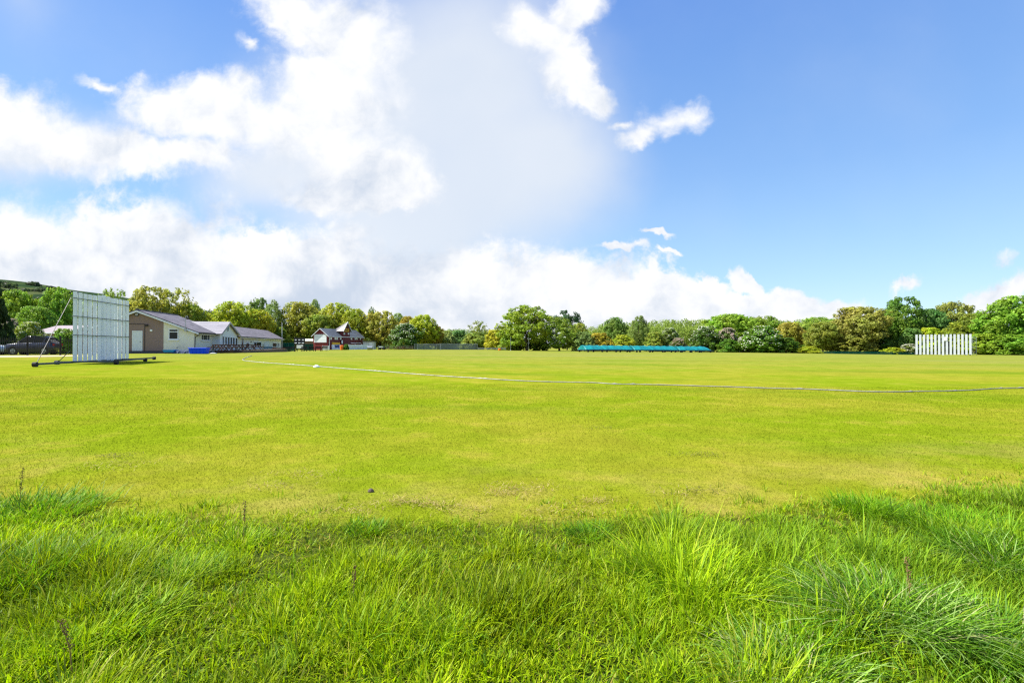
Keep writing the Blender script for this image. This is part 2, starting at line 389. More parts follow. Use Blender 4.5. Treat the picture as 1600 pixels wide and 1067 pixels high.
# ------------------------------------------------------------------ trees: crowns made of leaf clumps
def leaf_quads(P, N, size, rng, long=1.5):
    n = len(P); r = rng.normal(size=(n, 3)); a = np.cross(N, r); a /= np.linalg.norm(a, axis=1, keepdims=True) + 1e-9
    b = np.cross(N, a); b /= np.linalg.norm(b, axis=1, keepdims=True) + 1e-9
    s = size * rng.uniform(.6, 1.3, (n, 1)); a = a * s * long * .5; b = b * s * .5
    nn = N / (np.linalg.norm(N, axis=1, keepdims=True) + 1e-9) * s * .12
    V = np.stack([P - a, P - b + nn, P + a, P + b + nn], 1).reshape(-1, 3)
    return V, np.arange(n * 4).reshape(-1, 4)
hill_scrub()
PROF = {
    'round':  (.16, lambda t: .5 * np.sqrt(np.clip(1 - ((t - .56) / .45) ** 2, .02, 1))),
    'oak':    (.14, lambda t: .5 * np.clip(1 - np.abs((t - .50) / .52) ** 2.4, .02, 1) ** .6),
    'tall':   (.10, lambda t: .5 * np.clip(np.sin(np.pi * np.clip((t + .05) / 1.07, 0, 1) ** .85), .04, 1) ** .8),
    'shrub':  (.0,  lambda t: .5 * np.sqrt(np.clip(1 - (np.clip(t, 0, 1) * .97) ** 2.2, .02, 1)) * (.86 + .14 * np.sin(np.clip(t * 4, 0, 1.57)))),
    'conifer': (.04, lambda t: .5 * np.clip(1.02 - t, .02, 1) ** .85),
    'sparse': (.18, lambda t: .5 * np.sqrt(np.clip(1 - ((t - .55) / .47) ** 2, .03, 1))),
    'pine':   (.45, lambda t: .5 * np.sqrt(np.clip(1 - ((t - .72) / .29) ** 2, .03, 1))),
}
def make_proto(kind, seed, clumps, per, lsize, crad, blossom=0):
    rng = np.random.default_rng(seed); z0, prof = PROF[kind]
    t = rng.uniform(z0, 1, clumps * 4)
    keep = rng.random(len(t)) < (prof(t) / .5) ** 1.3 + .04; t = t[keep][:clumps]; n = len(t)
    ang = rng.uniform(0, 2 * np.pi, n)
    lobes = 1 + .20 * np.sin(ang * 2 + seed) * np.sin(t * 7 + seed * 2) + .14 * np.sin(ang * 5 + seed * 3 + t * 6)
    rad = prof(t) * lobes * np.sqrt(rng.uniform(.12, 1.05, n)); rad = np.minimum(rad, .56)
    C = np.stack([rad * np.cos(ang), rad * np.sin(ang), t], 1); C[:, 2] += rng.normal(0, .012, n)
    P, N = [], []
    cr = crad * rng.uniform(.55, 1.35, n)
    ne = n // 3; te = rng.uniform(z0 + .25 * (1 - z0), 1, ne); ae = rng.uniform(0, 2 * np.pi, ne)          # small sprays that break the outline
    re_ = prof(te) * (1 + .20 * np.sin(ae * 2 + seed) * np.sin(te * 7 + seed * 2)) * rng.uniform(.92, 1.14, ne)
    C = np.concatenate([C, np.stack([re_ * np.cos(ae), re_ * np.sin(ae), te + rng.uniform(0, .03, ne)], 1)]); cr = np.concatenate([cr, crad * rng.uniform(.25, .5, ne)])
    for c, r in zip(C, cr):
        m = max(8, int(per * (r / crad) ** 2)); d = rng.normal(size=(m, 3)); d /= np.linalg.norm(d, axis=1, keepdims=True)
        if kind == 'conifer': d[:, 2] *= .35
        q = r * rng.uniform(.35, 1.08, (m, 1)) ** .6; p = c + d * q * np.array([1, 1, .8])
        out = np.stack([c[0], c[1], (c[2] - .45) * .8], -0)
        P.append(p); N.append(d * .9 + out * 1.0 + np.array([0, 0, .35]) + rng.normal(0, .5, (m, 3)))
    P = np.concatenate(P); N = np.concatenate(N); P[:, 2] = np.clip(P[:, 2], .004, 1.02)
    V, Fc = leaf_quads(P, N, lsize, rng, 1.5 if kind != 'conifer' else 2.6)
    crown = np_mesh('crown_' + kind, V, Fc, M['leaf'])
    # trunk with limbs that reach some of the clumps
    mb = MB(); tr = .026 if kind not in ('shrub',) else .016; top = {'conifer': .95, 'pine': .8, 'shrub': .35}.get(kind, .55)
    bend = rng.normal(0, .015, 2)
    tp = [(bend[0] * k * k * 6, bend[1] * k * k * 6, -.03 + (top + .03) * k) for k in np.linspace(0, 1, 6)]
    mb.path(tp, [tr * (1.35 if i == 0 else 1 - .14 * i) for i in range(6)], 7)
    stems = 3 if kind == 'shrub' else 0
    idx = rng.choice(n, min(n, 16 if kind in ('oak', 'sparse') else 9), replace=False)
    for j in idx:
        e = C[j]; s = rng.uniform(.35, .95) * min(top, max(.12, e[2] * .85)); b = np.array([bend[0] * (s / top) ** 2 * 6, bend[1] * (s / top) ** 2 * 6, s])
        mid = (b + e) / 2 + np.array([0, 0, -.02]) + rng.normal(0, .015, 3)
        mb.path([b, mid, e], [tr * .5, tr * .3, tr * .1], 5)
    trunk = mb.build('trunk', M['bark'], None, True); tm = trunk.data; bpy.data.objects.remove(trunk); tm.name = 'trunk_' + kind
    bl = None
    if blossom:
        sel = rng.choice(len(P), int(len(P) * blossom), replace=False)
        g = (P[sel] - np.array([0, 0, .3])); w = fbm(P[sel][:, 0] * 5 + 9, P[sel][:, 2] * 5 + 3 + P[sel][:, 1] * 4, 3, seed) + .35 * P[sel][:, 2]
        s2 = sel[w > np.quantile(w, .45)]
        Vb, Fb = leaf_quads(P[s2] + g[w > np.quantile(w, .45)] * .03, N[s2] + np.array([0, 0, .5]), lsize * .8, rng, 1.1)
        bl = np_mesh('blossom', Vb, Fb, M['petal'])
    return crown, trunk_ok(tm), bl
def trunk_ok(m): return m
PR = {
    'round': [make_proto('round', 3, 330, 60, .027, .070), make_proto('round', 21, 300, 62, .027, .075), make_proto('round', 34, 360, 56, .026, .066)],
    'oak': [make_proto('oak', 5, 190, 84, .026, .070), make_proto('oak', 8, 180, 84, .026, .074)],
    'tall': [make_proto('tall', 12, 300, 56, .022, .058), make_proto('tall', 13, 280, 58, .022, .064)],
    'shrub': [make_proto('shrub', 15, 230, 56, .038, .085), make_proto('shrub', 16, 220, 58, .038, .09)],
    'hawthorn': [make_proto('shrub', 18, 220, 54, .038, .085, .26), make_proto('shrub', 19, 210, 56, .038, .09, .30)],
    'maytree': [make_proto('shrub', 28, 210, 50, .038, .085, .75)],
    'conifer': [make_proto('conifer', 23, 240, 36, .035, .06)],
    'sparse': [make_proto('sparse', 25, 150, 46, .022, .055), make_proto('sparse', 26, 165, 44, .022, .052)],
    'pine': [make_proto('pine', 31, 60, 70, .03, .075)],
}
cnt = {}
def tree(label, cat, name, px, ytop, wpx, d, kind, col, zoff=0., group=None, petal=(.75, .72, .66)):
    k = cnt.get(kind, 0); cnt[kind] = k + 1
    cm, tm, bm_ = PR[kind][k % len(PR[kind])]
    p = gp(px, d); h = zat(ytop, d) - p.z; w = wpx * d / F
    root = thing(name, label, cat, (p.x, p.y, p.z + zoff), (k * 2.399 + px) % 6.283, group)
    root.scale = (w * .98, w * .98, h - zoff)
    tr = link(bpy.data.objects.new('trunk', tm), root)
    cr = link(bpy.data.objects.new('crown', cm), root); cr.color = (min(col[0] * 2.5, .5), min(col[1] * 2.6, .5), col[2] * 1.6, 1)
    if bm_:
        b = link(bpy.data.objects.new('blossom', bm_), root); b.color = (*petal, 1)
    return root
YG, OL, BZ, GR = (.165, .185, .016), (.145, .146, .028), (.178, .148, .022), (.062, .110, .016)
BG, DG, GG, YE = (.105, .155, .02), (.045, .085, .016), (.115, .148, .066), (.25, .215, .02)
BU, PA = (.06, .115, .045), (.17, .19, .09)
TG, SG = 'trees around the cricket ground', 'shrubs along the edge of the ground'
T = [
 # left of the pavilion
 ('dark conifer cut by the left edge of the picture', 'tree', 'conifer_tree', -6, 438, 46, 52, 'conifer', (.018, .035, .012)),
 ('bushy light green tree behind the parked cars, below the moor', 'tree', 'broadleaf_tree', 24, 455, 58, 72, 'round', BG),
 ('bright green tree just left of the near sight screen, behind the low tiled house', 'tree', 'broadleaf_tree', 90, 451, 56, 74, 'oak', (.085, .145, .018)),
 ('lower rounded green tree between the light green tree and the low tiled house', 'tree', 'broadleaf_tree', 58, 481, 56, 69, 'round', (.09, .145, .022)),
 ('pink flowering shrub between the two parked cars', 'shrub', 'flowering_shrub', 14, 500, 34, 58, 'maytree', (.05, .07, .02)),
 ('dark green shrub at the left edge behind the pale car', 'shrub', 'shrub', -10, 510, 40, 57, 'shrub', DG),
 ('shrub with cream flowers behind the roof of the dark blue car', 'shrub', 'flowering_shrub', 46, 505, 42, 57, 'hawthorn', (.12, .15, .03)),
 ('leafy green shrub between dark blue car and near sight screen', 'shrub', 'shrub', 99, 514, 36, 56, 'shrub', (.08, .14, .02)),
 ('thin topped green tree rising over the right half of the near sight screen', 'tree', 'broadleaf_tree', 178, 453, 56, 92, 'sparse', (.10, .14, .03)),
 ('green tree hidden low behind the near sight screen', 'tree', 'broadleaf_tree', 140, 470, 70, 90, 'round', (.085, .135, .02)),
 ('large olive tree with open feathery top above the pavilion gable', 'tree', 'broadleaf_tree', 232, 450, 70, 90, 'oak', OL),
 ('loose olive green tree behind the pavilion ridge, right of the large olive tree', 'tree', 'broadleaf_tree', 272, 452, 62, 92, 'sparse', (.15, .15, .028)),
 ('low bright green tree peeping over the pavilion roof', 'tree', 'broadleaf_tree', 297, 477, 50, 93, 'round', (.13, .155, .018)),
 ('small yellow green bush below the glimpse of hillside over the pavilion roof', 'shrub', 'shrub', 322, 497, 34, 98, 'round', YG),
 ('rounded yellow green tree behind the pavilion porch', 'tree', 'broadleaf_tree', 364, 473, 62, 118, 'round', YG),
 ('dark green tree top between yellow green tree and grey green poplar', 'tree', 'broadleaf_tree', 404, 467, 34, 140, 'oak', (.07, .11, .03)),
 ('tall pale grey green poplar beside the white flagpole', 'tree', 'poplar_tree', 427, 470, 40, 132, 'tall', GG),
 ('golden yellow tree over the right wing of the pavilion', 'tree', 'broadleaf_tree', 400, 485, 50, 122, 'round', YE),
 ('dark green bush at the foot of the grey green poplar', 'shrub', 'shrub', 433, 512, 40, 126, 'shrub', (.09, .12, .02)),
 # behind the red house
 ('broad olive tree between the flagpole and the red house', 'tree', 'broadleaf_tree', 470, 474, 62, 134, 'round', (.15, .15, .03)),
 ('pale grey green tree top just left of the yellow green tree over the red house', 'tree', 'poplar_tree', 492, 469, 30, 150, 'tall', GG),
 ('yellow green tree directly behind the red house turret', 'tree', 'broadleaf_tree', 527, 475, 62, 138, 'oak', (.17, .18, .02)),
 ('yellow green tree leaning over the right end of the red house', 'tree', 'broadleaf_tree', 556, 484, 44, 136, 'round', (.15, .17, .018)),
 ('green undergrowth tree behind the red house gable', 'tree', 'broadleaf_tree', 500, 492, 54, 132, 'round', (.12, .145, .022)),
 ('small grey green tree top above the brownish tree', 'tree', 'poplar_tree', 581, 481, 24, 155, 'tall', (.09, .12, .05)),
 ('brownish olive tree behind the grey shed right of the red house', 'tree', 'broadleaf_tree', 594, 487, 54, 136, 'oak', (.165, .155, .035)),
 ('grey green tree right behind the brownish tree', 'tree', 'broadleaf_tree', 622, 490, 38, 150, 'tall', (.10, .135, .05)),
 ('dark green rounded bush right of the brownish tree', 'shrub', 'shrub', 633, 507, 46, 126, 'hawthorn', DG),
 ('bronze tinted small tree above the dark rounded bush', 'tree', 'broadleaf_tree', 636, 495, 28, 146, 'round', BZ),
 ('yellow green tree with bronze side at the end of the left tree row', 'tree', 'broadleaf_tree', 662, 493, 48, 132, 'round', YG),
 ('bronze leaved small tree at the right end of the left tree row', 'tree', 'broadleaf_tree', 680, 509, 26, 134, 'round', (.18, .14, .025)),
 ('pale green low bush behind the left end of the cricket nets', 'shrub', 'shrub', 694, 517, 40, 138, 'shrub', PA),
 ('darker green low bush behind the middle of the cricket nets', 'shrub', 'shrub', 718, 517, 34, 142, 'shrub', BU),
 ('slender loose tree standing alone behind the right end of the nets', 'tree', 'broadleaf_tree', 747, 502, 32, 138, 'sparse', (.12, .135, .03)),
 ('grey green bush at the foot of the slender lone tree', 'shrub', 'shrub', 743, 521, 46, 136, 'shrub', (.12, .15, .04)),
 ('golden yellow bush left of the big spreading oak', 'shrub', 'shrub', 773, 516, 36, 132, 'shrub', YE),
 ('big spreading oak in the middle with its trunk in view', 'tree', 'oak_tree', 823, 479, 84, 118, 'oak', (.105, .140, .016)),
 ('bright green bush under the left limbs of the big oak', 'shrub', 'shrub', 801, 515, 40, 122, 'shrub', (.10, .14, .018)),
 ('low dark bush under the right limbs of the big oak', 'shrub', 'shrub', 842, 524, 34, 122, 'shrub', (.07, .11, .015)),
 ('rounded many stemmed green tree right beside the big oak', 'tree', 'broadleaf_tree', 874, 496, 62, 116, 'tall', (.09, .128, .02)),
 ('dark pine top behind the many stemmed tree', 'tree', 'pine_tree', 886, 487, 40, 150, 'pine', (.022, .05, .025)),
 ('small yellow tinged tree right of the many stemmed tree', 'tree', 'broadleaf_tree', 906, 506, 26, 140, 'round', (.14, .155, .03)),
 # behind the blue covers
 ('grey green willow bush at the left end of the teal covers', 'shrub', 'willow_bush', 911, 519, 40, 114, 'shrub', (.105, .14, .06)),
 ('bronze orange shrub behind the left part of the teal covers', 'shrub', 'shrub', 937, 521, 40, 116, 'shrub', BZ),
 ('rounded mid green tree behind the left half of the teal covers', 'tree', 'broadleaf_tree', 961, 497, 36, 128, 'round', (.075, .12, .03)),
 ('yellow green shrub low behind the teal covers, left of the birch', 'shrub', 'shrub', 974, 524, 40, 116, 'shrub', (.15, .17, .018)),
 ('tall slim birch over the middle of the teal covers', 'tree', 'birch_tree', 999, 494, 34, 122, 'tall', (.085, .115, .035)),
 ('olive shrub right of the birch foot', 'shrub', 'shrub', 1022, 520, 34, 116, 'shrub', (.12, .14, .03)),
 ('dark hawthorn with a few white flowers right of the olive shrub', 'shrub', 'hawthorn_bush', 1046, 514, 38, 118, 'hawthorn', (.06, .09, .018)),
 ('pinkish flowering low bush over the right part of the teal covers', 'shrub', 'hawthorn_bush', 1060, 529, 26, 113, 'maytree', (.06, .08, .02)),
 ('dark hawthorn dusted with white blossom at the right end of the teal covers', 'shrub', 'hawthorn_bush', 1103, 511, 46, 112, 'hawthorn', (.045, .08, .015)),
 ('bush covered in dusty pink blossom right of the teal covers', 'shrub', 'hawthorn_bush', 1137, 514, 32, 113, 'maytree', (.05, .075, .02)),
 ('low round dark green bush in front of the dusty pink bush', 'shrub', 'shrub', 1139, 530, 34, 108, 'shrub', (.05, .10, .012)),
 ('narrow bush white with blossom left of the big dark hawthorn', 'shrub', 'hawthorn_bush', 1160, 527, 16, 110, 'maytree', (.06, .08, .02)),
 ('big dark green hawthorn with white blossom on its crest', 'shrub', 'hawthorn_bush', 1190, 511, 62, 108, 'hawthorn', (.055, .105, .012)),
 ('dark green bush trailing right from the big hawthorn', 'shrub', 'shrub', 1227, 528, 46, 108, 'shrub', (.045, .085, .012)),
 ('bright green broad tree above the blossoming hawthorns', 'tree', 'broadleaf_tree', 1140, 492, 84, 136, 'round', (.105, .16, .022)),
 ('mid green tree above the big dark hawthorn', 'tree', 'broadleaf_tree', 1192, 495, 54, 138, 'oak', (.09, .135, .02)),
 ('orange brown tree right of the big dark hawthorn', 'tree', 'broadleaf_tree', 1234, 505, 46, 124, 'round', (.150, .134, .030)),
 ('fresh green tree behind the orange brown tree', 'tree', 'broadleaf_tree', 1278, 497, 74, 138, 'round', (.11, .155, .03)),
 ('dense olive green round tree before the brown tree', 'tree', 'broadleaf_tree', 1286, 504, 50, 114, 'round', (.105, .12, .026)),
 ('small yellow green bush on the field edge below the olive round tree', 'shrub', 'shrub', 1258, 541, 44, 107, 'shrub', YG),
 # right hand wood
 ('large brown leaved tree between the olive round tree and the tall dark green tree', 'tree', 'broadleaf_tree', 1344, 481, 82, 114, 'round', (.130, .128, .036)),
 ('tall dark green tree with a thin crest left of the far sight screen', 'tree', 'broadleaf_tree', 1410, 466, 66, 118, 'oak', (.05, .095, .016)),
 ('green tree filling the gap under the tall dark green tree', 'tree', 'broadleaf_tree', 1395, 487, 50, 116, 'round', (.065, .11, .015)),
 ('blue green tree behind the left posts of the far sight screen', 'tree', 'broadleaf_tree', 1452, 484, 52, 120, 'round', (.05, .10, .035)),
 ('brown tinted tree rising behind the right half of the far sight screen', 'tree', 'broadleaf_tree', 1490, 473, 66, 122, 'oak', (.115, .124, .036)),
 ('low lime green bush peeping over the left slats of the far sight screen', 'shrub', 'shrub', 1452, 513, 36, 108, 'shrub', (.16, .19, .015)),
 ('low yellow green bush peeping over the right slats of the far sight screen', 'shrub', 'shrub', 1494, 505, 44, 109, 'shrub', (.11, .135, .018)),
 ('olive green tree right of the far sight screen', 'tree', 'broadleaf_tree', 1524, 491, 56, 116, 'round', (.09, .115, .02)),
 ('big fresh green tree at the right edge of the picture', 'tree', 'broadleaf_tree', 1594, 464, 100, 106, 'round', (.085, .15, .02)),
 ('low green bush between far sight screen and the big right edge tree', 'shrub', 'shrub', 1538, 522, 50, 104, 'shrub', (.11, .155, .018)),
 ('leafy green bush at the foot of the big right edge tree', 'shrub', 'shrub', 1582, 523, 60, 101, 'shrub', (.08, .14, .018)),
 ('cream flowering bush touching the left end of the far sight screen', 'shrub', 'hawthorn_bush', 1421, 538, 26, 103, 'maytree', (.07, .09, .02)),
 ('grey green bush left of the cream flowering bush', 'shrub', 'shrub', 1425, 514, 40, 110, 'shrub', (.06, .11, .035)),
 ('small lime bush on the field edge left of the far sight screen', 'shrub', 'shrub', 1396, 543, 32, 104, 'shrub', YG),
 ('green tree just beyond the right edge of the picture', 'tree', 'broadleaf_tree', 1662, 470, 90, 112, 'round', (.09, .15, .02)),
 ('undergrowth bush at the foot of the large brown leaved tree', 'shrub', 'shrub', 1330, 527, 60, 112, 'shrub', (.10, .105, .025)),
 ('dark undergrowth bush below the tall dark green tree', 'shrub', 'shrub', 1378, 528, 46, 113, 'shrub', (.045, .075, .015)),
]
for row in T:
    lab, cat, name, px, yt, w, d, kind, col = row
    petal = (.62, .45, .42) if 'pink' in lab else (.74, .72, .62)
    tree(lab, cat, name, px, yt, w, d, kind, col, group=TG if cat == 'tree' else SG, petal=petal)

# far woods: crowns that run together into one mass
def far_wood(name, label, rows, seed, col):
    rng = np.random.default_rng(seed); VV, FF = [], []; off = 0
    cm = PR['round'][0][0]; nv = len(cm.vertices); co = np.empty(nv * 3, np.float32); cm.vertices.foreach_get('co', co); co = co.reshape(-1, 4, 3)
    for px, yt, w, d in rows:
        sel = rng.choice(len(co), 1500, replace=False); q = co[sel].copy()
        ctr = q.mean(1, keepdims=True); q = ctr + (q - ctr) * 1.5
        a = rng.uniform(0, 6.28); ca, sa = math.cos(a), math.sin(a); q = q.reshape(-1, 3)
        q = np.stack([q[:, 0] * ca - q[:, 1] * sa, q[:, 0] * sa + q[:, 1] * ca, q[:, 2]], 1)
        x = (px - 800) / F * d; zb = -2; q = q * np.array([w * d / F, w * d / F, zat(yt, d) - zb]) + np.array([x, d, zb])
        VV.append(q); FF.append(np.arange(len(q)).reshape(-1, 4) + off); off += len(q)
    o = link(bpy.data.objects.new(name, np_mesh(name, np.concatenate(VV), np.concatenate(FF), M['leaf']))); o.color = (col[0] * 2.2, col[1] * 2.25, col[2] * 1.5, 1)
    return tag(o, label, 'wood', kind='stuff')
rw = []
tp = np.interp
for px in range(905, 1330, 11):
    for d in (190, 235, 290):
        rw.append((px + RNG.uniform(-5, 5), tp(px, [905, 940, 1010, 1100, 1180, 1260, 1330], [516, 506, 501, 500, 497, 500, 498]) + RNG.uniform(-1.5, 3) + (290 - d) * .10, RNG.uniform(24, 36), d))
far_wood('far_wood', 'distant green wood on rising ground behind the teal covers and hawthorns', rw, 41, (.115, .155, .035))
rw = []
for px in range(655, 800, 9):
    for d in (180, 240): rw.append((px + RNG.uniform(-4, 4), 515.5 + RNG.uniform(-2, 3) + (240 - d) * .06, RNG.uniform(18, 28), d))
far_wood('far_wood', 'distant low woodland behind the cricket nets', rw, 42, (.10, .145, .055))
rw = [(px + RNG.uniform(-5, 5), RNG.uniform(508, 516), 36, RNG.uniform(170, 200)) for px in range(330, 660, 14)]
rw += [(px + RNG.uniform(-5, 5), RNG.uniform(500, 510), 40, RNG.uniform(150, 175)) for px in range(1310, 1680, 16)]
rw += [(px + RNG.uniform(-5, 5), RNG.uniform(484, 494), 46, RNG.uniform(130, 150)) for px in range(-40, 320, 18)]
far_wood('far_wood', 'dark background woodland seen through the gaps of the tree rows', rw, 43, (.075, .105, .03))

# ------------------------------------------------------------------ near sight screen
def on_line(px, P, D):
    k = (px - 800) / F
    return (k * P[1] - P[0]) / (D[0] - k * D[1])
def lower_z(pts): return min(H(p[0], p[1]) for p in pts)

S0 = Vector((-24.05, 28.0)); SD = Vector((-.2315, .9728)); SN = Vector((.9728, .2315))     # along the screen; towards the pitch
sb = .56                                                                                       # ground under it
root = thing('sight_screen', 'tall white slatted sight screen on a grey wheeled frame, left of the pavilion', 'sight screen',
             (S0.x, S0.y, sb), math.atan2(SD.y, SD.x), 'cricket sight screens')
L, zb, zt = 6.15, .13, 4.01
mb = MB(); mb2 = MB(); n = 13; pit = (L - .36) / (n - 1)      # narrower boards close the gaps from behind
for i in range(n):
    x0 = i * pit; w = .40 if 4 < i < 9 else .345
    jit = random.uniform(-.012, .012)
    mb.box(x0, x0 + w, -.045 + jit, -.02 + jit, zb + random.uniform(-.02, .02), zt + random.uniform(-.03, .03) + (.05 if i in (6, 7) else 0))
    if 4 < i < 8: mb.box(x0 + w - .02, x0 + pit + .02, -.018, -.004, zb + .02, zt - .04)
    elif i < n - 1: mb2.box(x0 + w + .015, x0 + w + .095, -.012, -.004, zb + .05, zt - .05)
# local frame: x along the screen, +y is away from the pitch, -y faces the pitch and the camera
nf = len(mb.f); mb.add(mb2.v, mb2.f); o = mb.build('slats', M['slats'], root); o.data.materials.append(M['thin_slats'])
for q in range(nf, len(o.data.polygons)): o.data.polygons[q].material_index = 1
fr = MB()
for z in (zb + .05, 1.62, 2.66, 3.66): fr.bar((.0, .045, z), (L, .045, z), .05, .03)
for z in (1.62, 2.66, 3.66): fr.bar((-.03, -.06, z), (L + .05, -.06, z), .02, .035)
for x in (.3, L / 2, L - .3): fr.bar((x, .075, .12), (x, .075, zt - .1), .06, .06)
fr.build('frame', M['steel'], root)
b = MB(); b.bar((-3.0, 0, .13), (10.0, 0, .13), .10, .10); b.build('base_beam', M['steel'], root)
b = MB(); b.bar((.0, -2.1, .15), (0, .7, .15), .09, .09); b.bar((L * .86, -1.35, .15), (L * .86, .7, .15), .09, .09)
b.bar((.0, -2.1, .17), (L * .86, -1.35, .17), .07, .05); b.build('outrigger', M['steel'], root)
for p in ((-3.0, 0), (10.0, 0), (0, -2.1), (L * .86, -1.35), (0, .7), (L * .86, .7)):
    w = MB(); w.path([(p[0], p[1] - .08, .115), (p[0], p[1] + .08, .115)], .125, 14); w.build('wheel', M['rubber'], root)
b = MB(); b.bar((-2.85, .02, .18), (-.02, .06, zt - .35), .024, .024); b.build('brace', M['black_metal'], root)
for x in (0, L * .86):
    b = MB(); b.bar((x, .62, .18), (x, .11, .75), .03, .03); b.build('brace', M['steel'], root)

# far sight screen
A, B = gp(1430.5, 98), gp(1518, 94.5); D = (B - A).xy; Lr = D.length; zg = zat(555.3, 96)
root = thing('sight_screen', 'white sight screen of separate upright slats far across the field, before the right hand trees', 'sight screen',
             (A.x, A.y, zg), math.atan2(D.y, D.x), 'cricket sight screens')
mb = MB(); n = 15; pit = Lr / (n - .42)
for i in range(n):
    x0 = i * pit; mb.box(x0, x0 + pit * .57, -.04, .0, .06 if i in (7,) else .14 + random.uniform(-.02, .02), 3.93 + random.uniform(-.03, .03) + .03 * (i > 7))
mb.build('slats', M['far_slats'], root)
fr = MB()
for z in (.35, 1.5, 2.7, 3.5): fr.bar((0, .05, z), (Lr + .5, .05, z), .06, .06)
for x in (.2, Lr * .5, Lr - .2): fr.bar((x, .11, .1), (x, .11, 3.6), .06, .06)
fr.build('frame', M['grey_steel'], root)
b = MB(); b.box(pit * 7.6, pit * 8.35, -.10, -.05, 2.75, 3.45); b.build('panel', M['white_upvc'], root)
b = MB()
for x in (Lr + .35, Lr + .85): b.bar((x, .6, 0), (x, .6, 3.4), .06, .06)
for z in (.6, 1.6, 2.4, 3.2): b.bar((Lr, .5, z), (Lr + .85, .6, z), .05, .05)
b.build('side_frame', M['grey_steel'], root)
for x in (.3, Lr - .3):
    b = MB(); b.bar((x, .12, 2.6), (x, 1.8, .15), .06, .06); b.build('brace', M['grey_steel'], root)
    for y in (-.25, 1.8):
        w = MB(); w.path([(x - .06, y, .12), (x + .06, y, .12)], .13, 12); w.build('wheel', M['rubber'], root)

# ------------------------------------------------------------------ pitch covers
def cover(pa, da, pb, db, label, taper):
    a, b_ = gp(pa, da), gp(pb, db); D = (b_ - a).xy; Lc = D.length
    root = thing('pitch_cover', label, 'pitch cover', (a.x, a.y, (a.z + b_.z) / 2), math.atan2(D.y, D.x), 'mobile pitch covers')
    tilt = math.atan2(b_.z - a.z, Lc); root.location.z = a.z; root.rotation_euler = (0, -tilt, root.rotation_euler.z)
    rng = random.Random(int(pa)); mb = MB(); rings = []; m = int(Lc / .3)
    for i in range(m + 1):
        s = i / m; x = s * Lc; hoop = abs(((x / 1.5) % 1) - .5) * 2
        hh = 1.22 - .09 * (1 - hoop) + rng.uniform(-.012, .012); w = 1.5
        if taper and s > .84: k = (s - .84) / .16; hh *= 1 - .62 * k * k; w *= 1 - .35 * k * k
        ring = []
        for k in range(13):
            u = -1 + k / 6; z = .40 + (hh - .40) * (1 - abs(u) ** 1.25) ** .9
            sag = -.035 * (1 - hoop) * math.sin(abs(u) * math.pi) + rng.uniform(-.012, .012)
            ring.append((x + rng.uniform(-.02, .02), u * w, z + sag))
        inner = [(p[0], p[1] * .985, p[2] - .03) for p in ring][::-1]
        rings.append(ring + inner)
    mb.loft(rings, True); mb.build('canopy', M['tarp'], root, True)
    e = MB()
    e.loft([[(-.02, -1.45, .42), (-.02, 1.45, .42), (-.02, .35, 1.14), (-.02, -.35, 1.14)], [(.02, -1.45, .42), (.02, 1.45, .42), (.02, .35, 1.14), (.02, -.35, 1.14)]])
    e.build('end_flap', M['tarp'], root)
    f = MB()
    for y in (-1.5, 1.5): f.bar((-.1, y, .36), (Lc * (1 if not taper else .98), y, .36), .07, .11)
    for x in np.linspace(0, Lc * .97, 6): f.bar((x, -1.5, .34), (x, 1.5, .34), .06, .06)
    f.build('frame', M['navy'], root)
    for x in np.linspace(.4, Lc - .9, 4):
        for y in (-1.5, 1.5):
            w = MB(); w.path([(x, y - .06, .16), (x, y + .06, .16)], .18, 12); w.bar((x, y, .16), (x, y, .34), .05); w.build('wheel', M['rubber'], root)
cover(909, 89, 983, 92.6, 'teal pitch cover with the open triangular end, left of the three on the field', False)
cover(984.5, 92.7, 1053, 96.3, 'teal pitch cover in the middle of the three on the field', False)
cover(1054.5, 96.4, 1107, 99.4, 'teal pitch cover with the sloping rounded end, right of the three on the field', True)

# ------------------------------------------------------------------ boundary rope
rp = [(394, 555.8), (386, 558.5), (380, 561.5), (382, 563.8), (400, 565.8), (424, 567.8), (460, 570.2), (495, 572.8), (525, 575.2), (548, 577.0), (575, 579), (610, 581.8), (640, 584.3),
      (690, 588), (740, 591), (800, 594.8), (850, 597), (900, 598), (930, 598.6), (960, 600.6), (1000, 601.2), (1050, 602.3), (1100, 604), (1150, 605.4), (1200, 607.2), (1250, 608.4),
      (1300, 610.2), (1350, 612.4), (1395, 613), (1440, 612.2), (1480, 611.6), (1520, 610.2), (1550, 608), (1575, 607.2), (1610, 606.6), (1680, 606), (1800, 604.5)]
W = [ray_ground(*p) for p in rp]
def dense(W, step):
    out = []
    for i in range(len(W) - 1):
        p0, p1, p2, p3 = W[max(i - 1, 0)], W[i], W[i + 1], W[min(i + 2, len(W) - 1)]
        m = max(2, int((p2 - p1).length / step))
        for k in range(m):
            u = k / m; out.append(.5 * ((2 * p1) + (p2 - p0) * u + (2 * p0 - 5 * p1 + 4 * p2 - p3) * u * u + (3 * p1 - p0 - 3 * p2 + p3) * u ** 3))
    return out + [W[-1]]
path = dense(W, .12)
path = [Vector((p.x, p.y, H(p.x, p.y) + .021)) for p in path]
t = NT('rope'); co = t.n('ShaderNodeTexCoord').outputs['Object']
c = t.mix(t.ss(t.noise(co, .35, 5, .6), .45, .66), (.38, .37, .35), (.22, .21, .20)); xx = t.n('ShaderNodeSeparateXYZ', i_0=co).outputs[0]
c = t.mix(t.ss(t.math('ADD', xx, t.math('MULTIPLY', t.noise(co, .3, 3), 8.)), 0., 10., 0., .85), c, (.20, .195, .185)); c = t.mix(t.ss(t.noise(co, 1.4, 3), .66, .72), c, (.10, .10, .10))
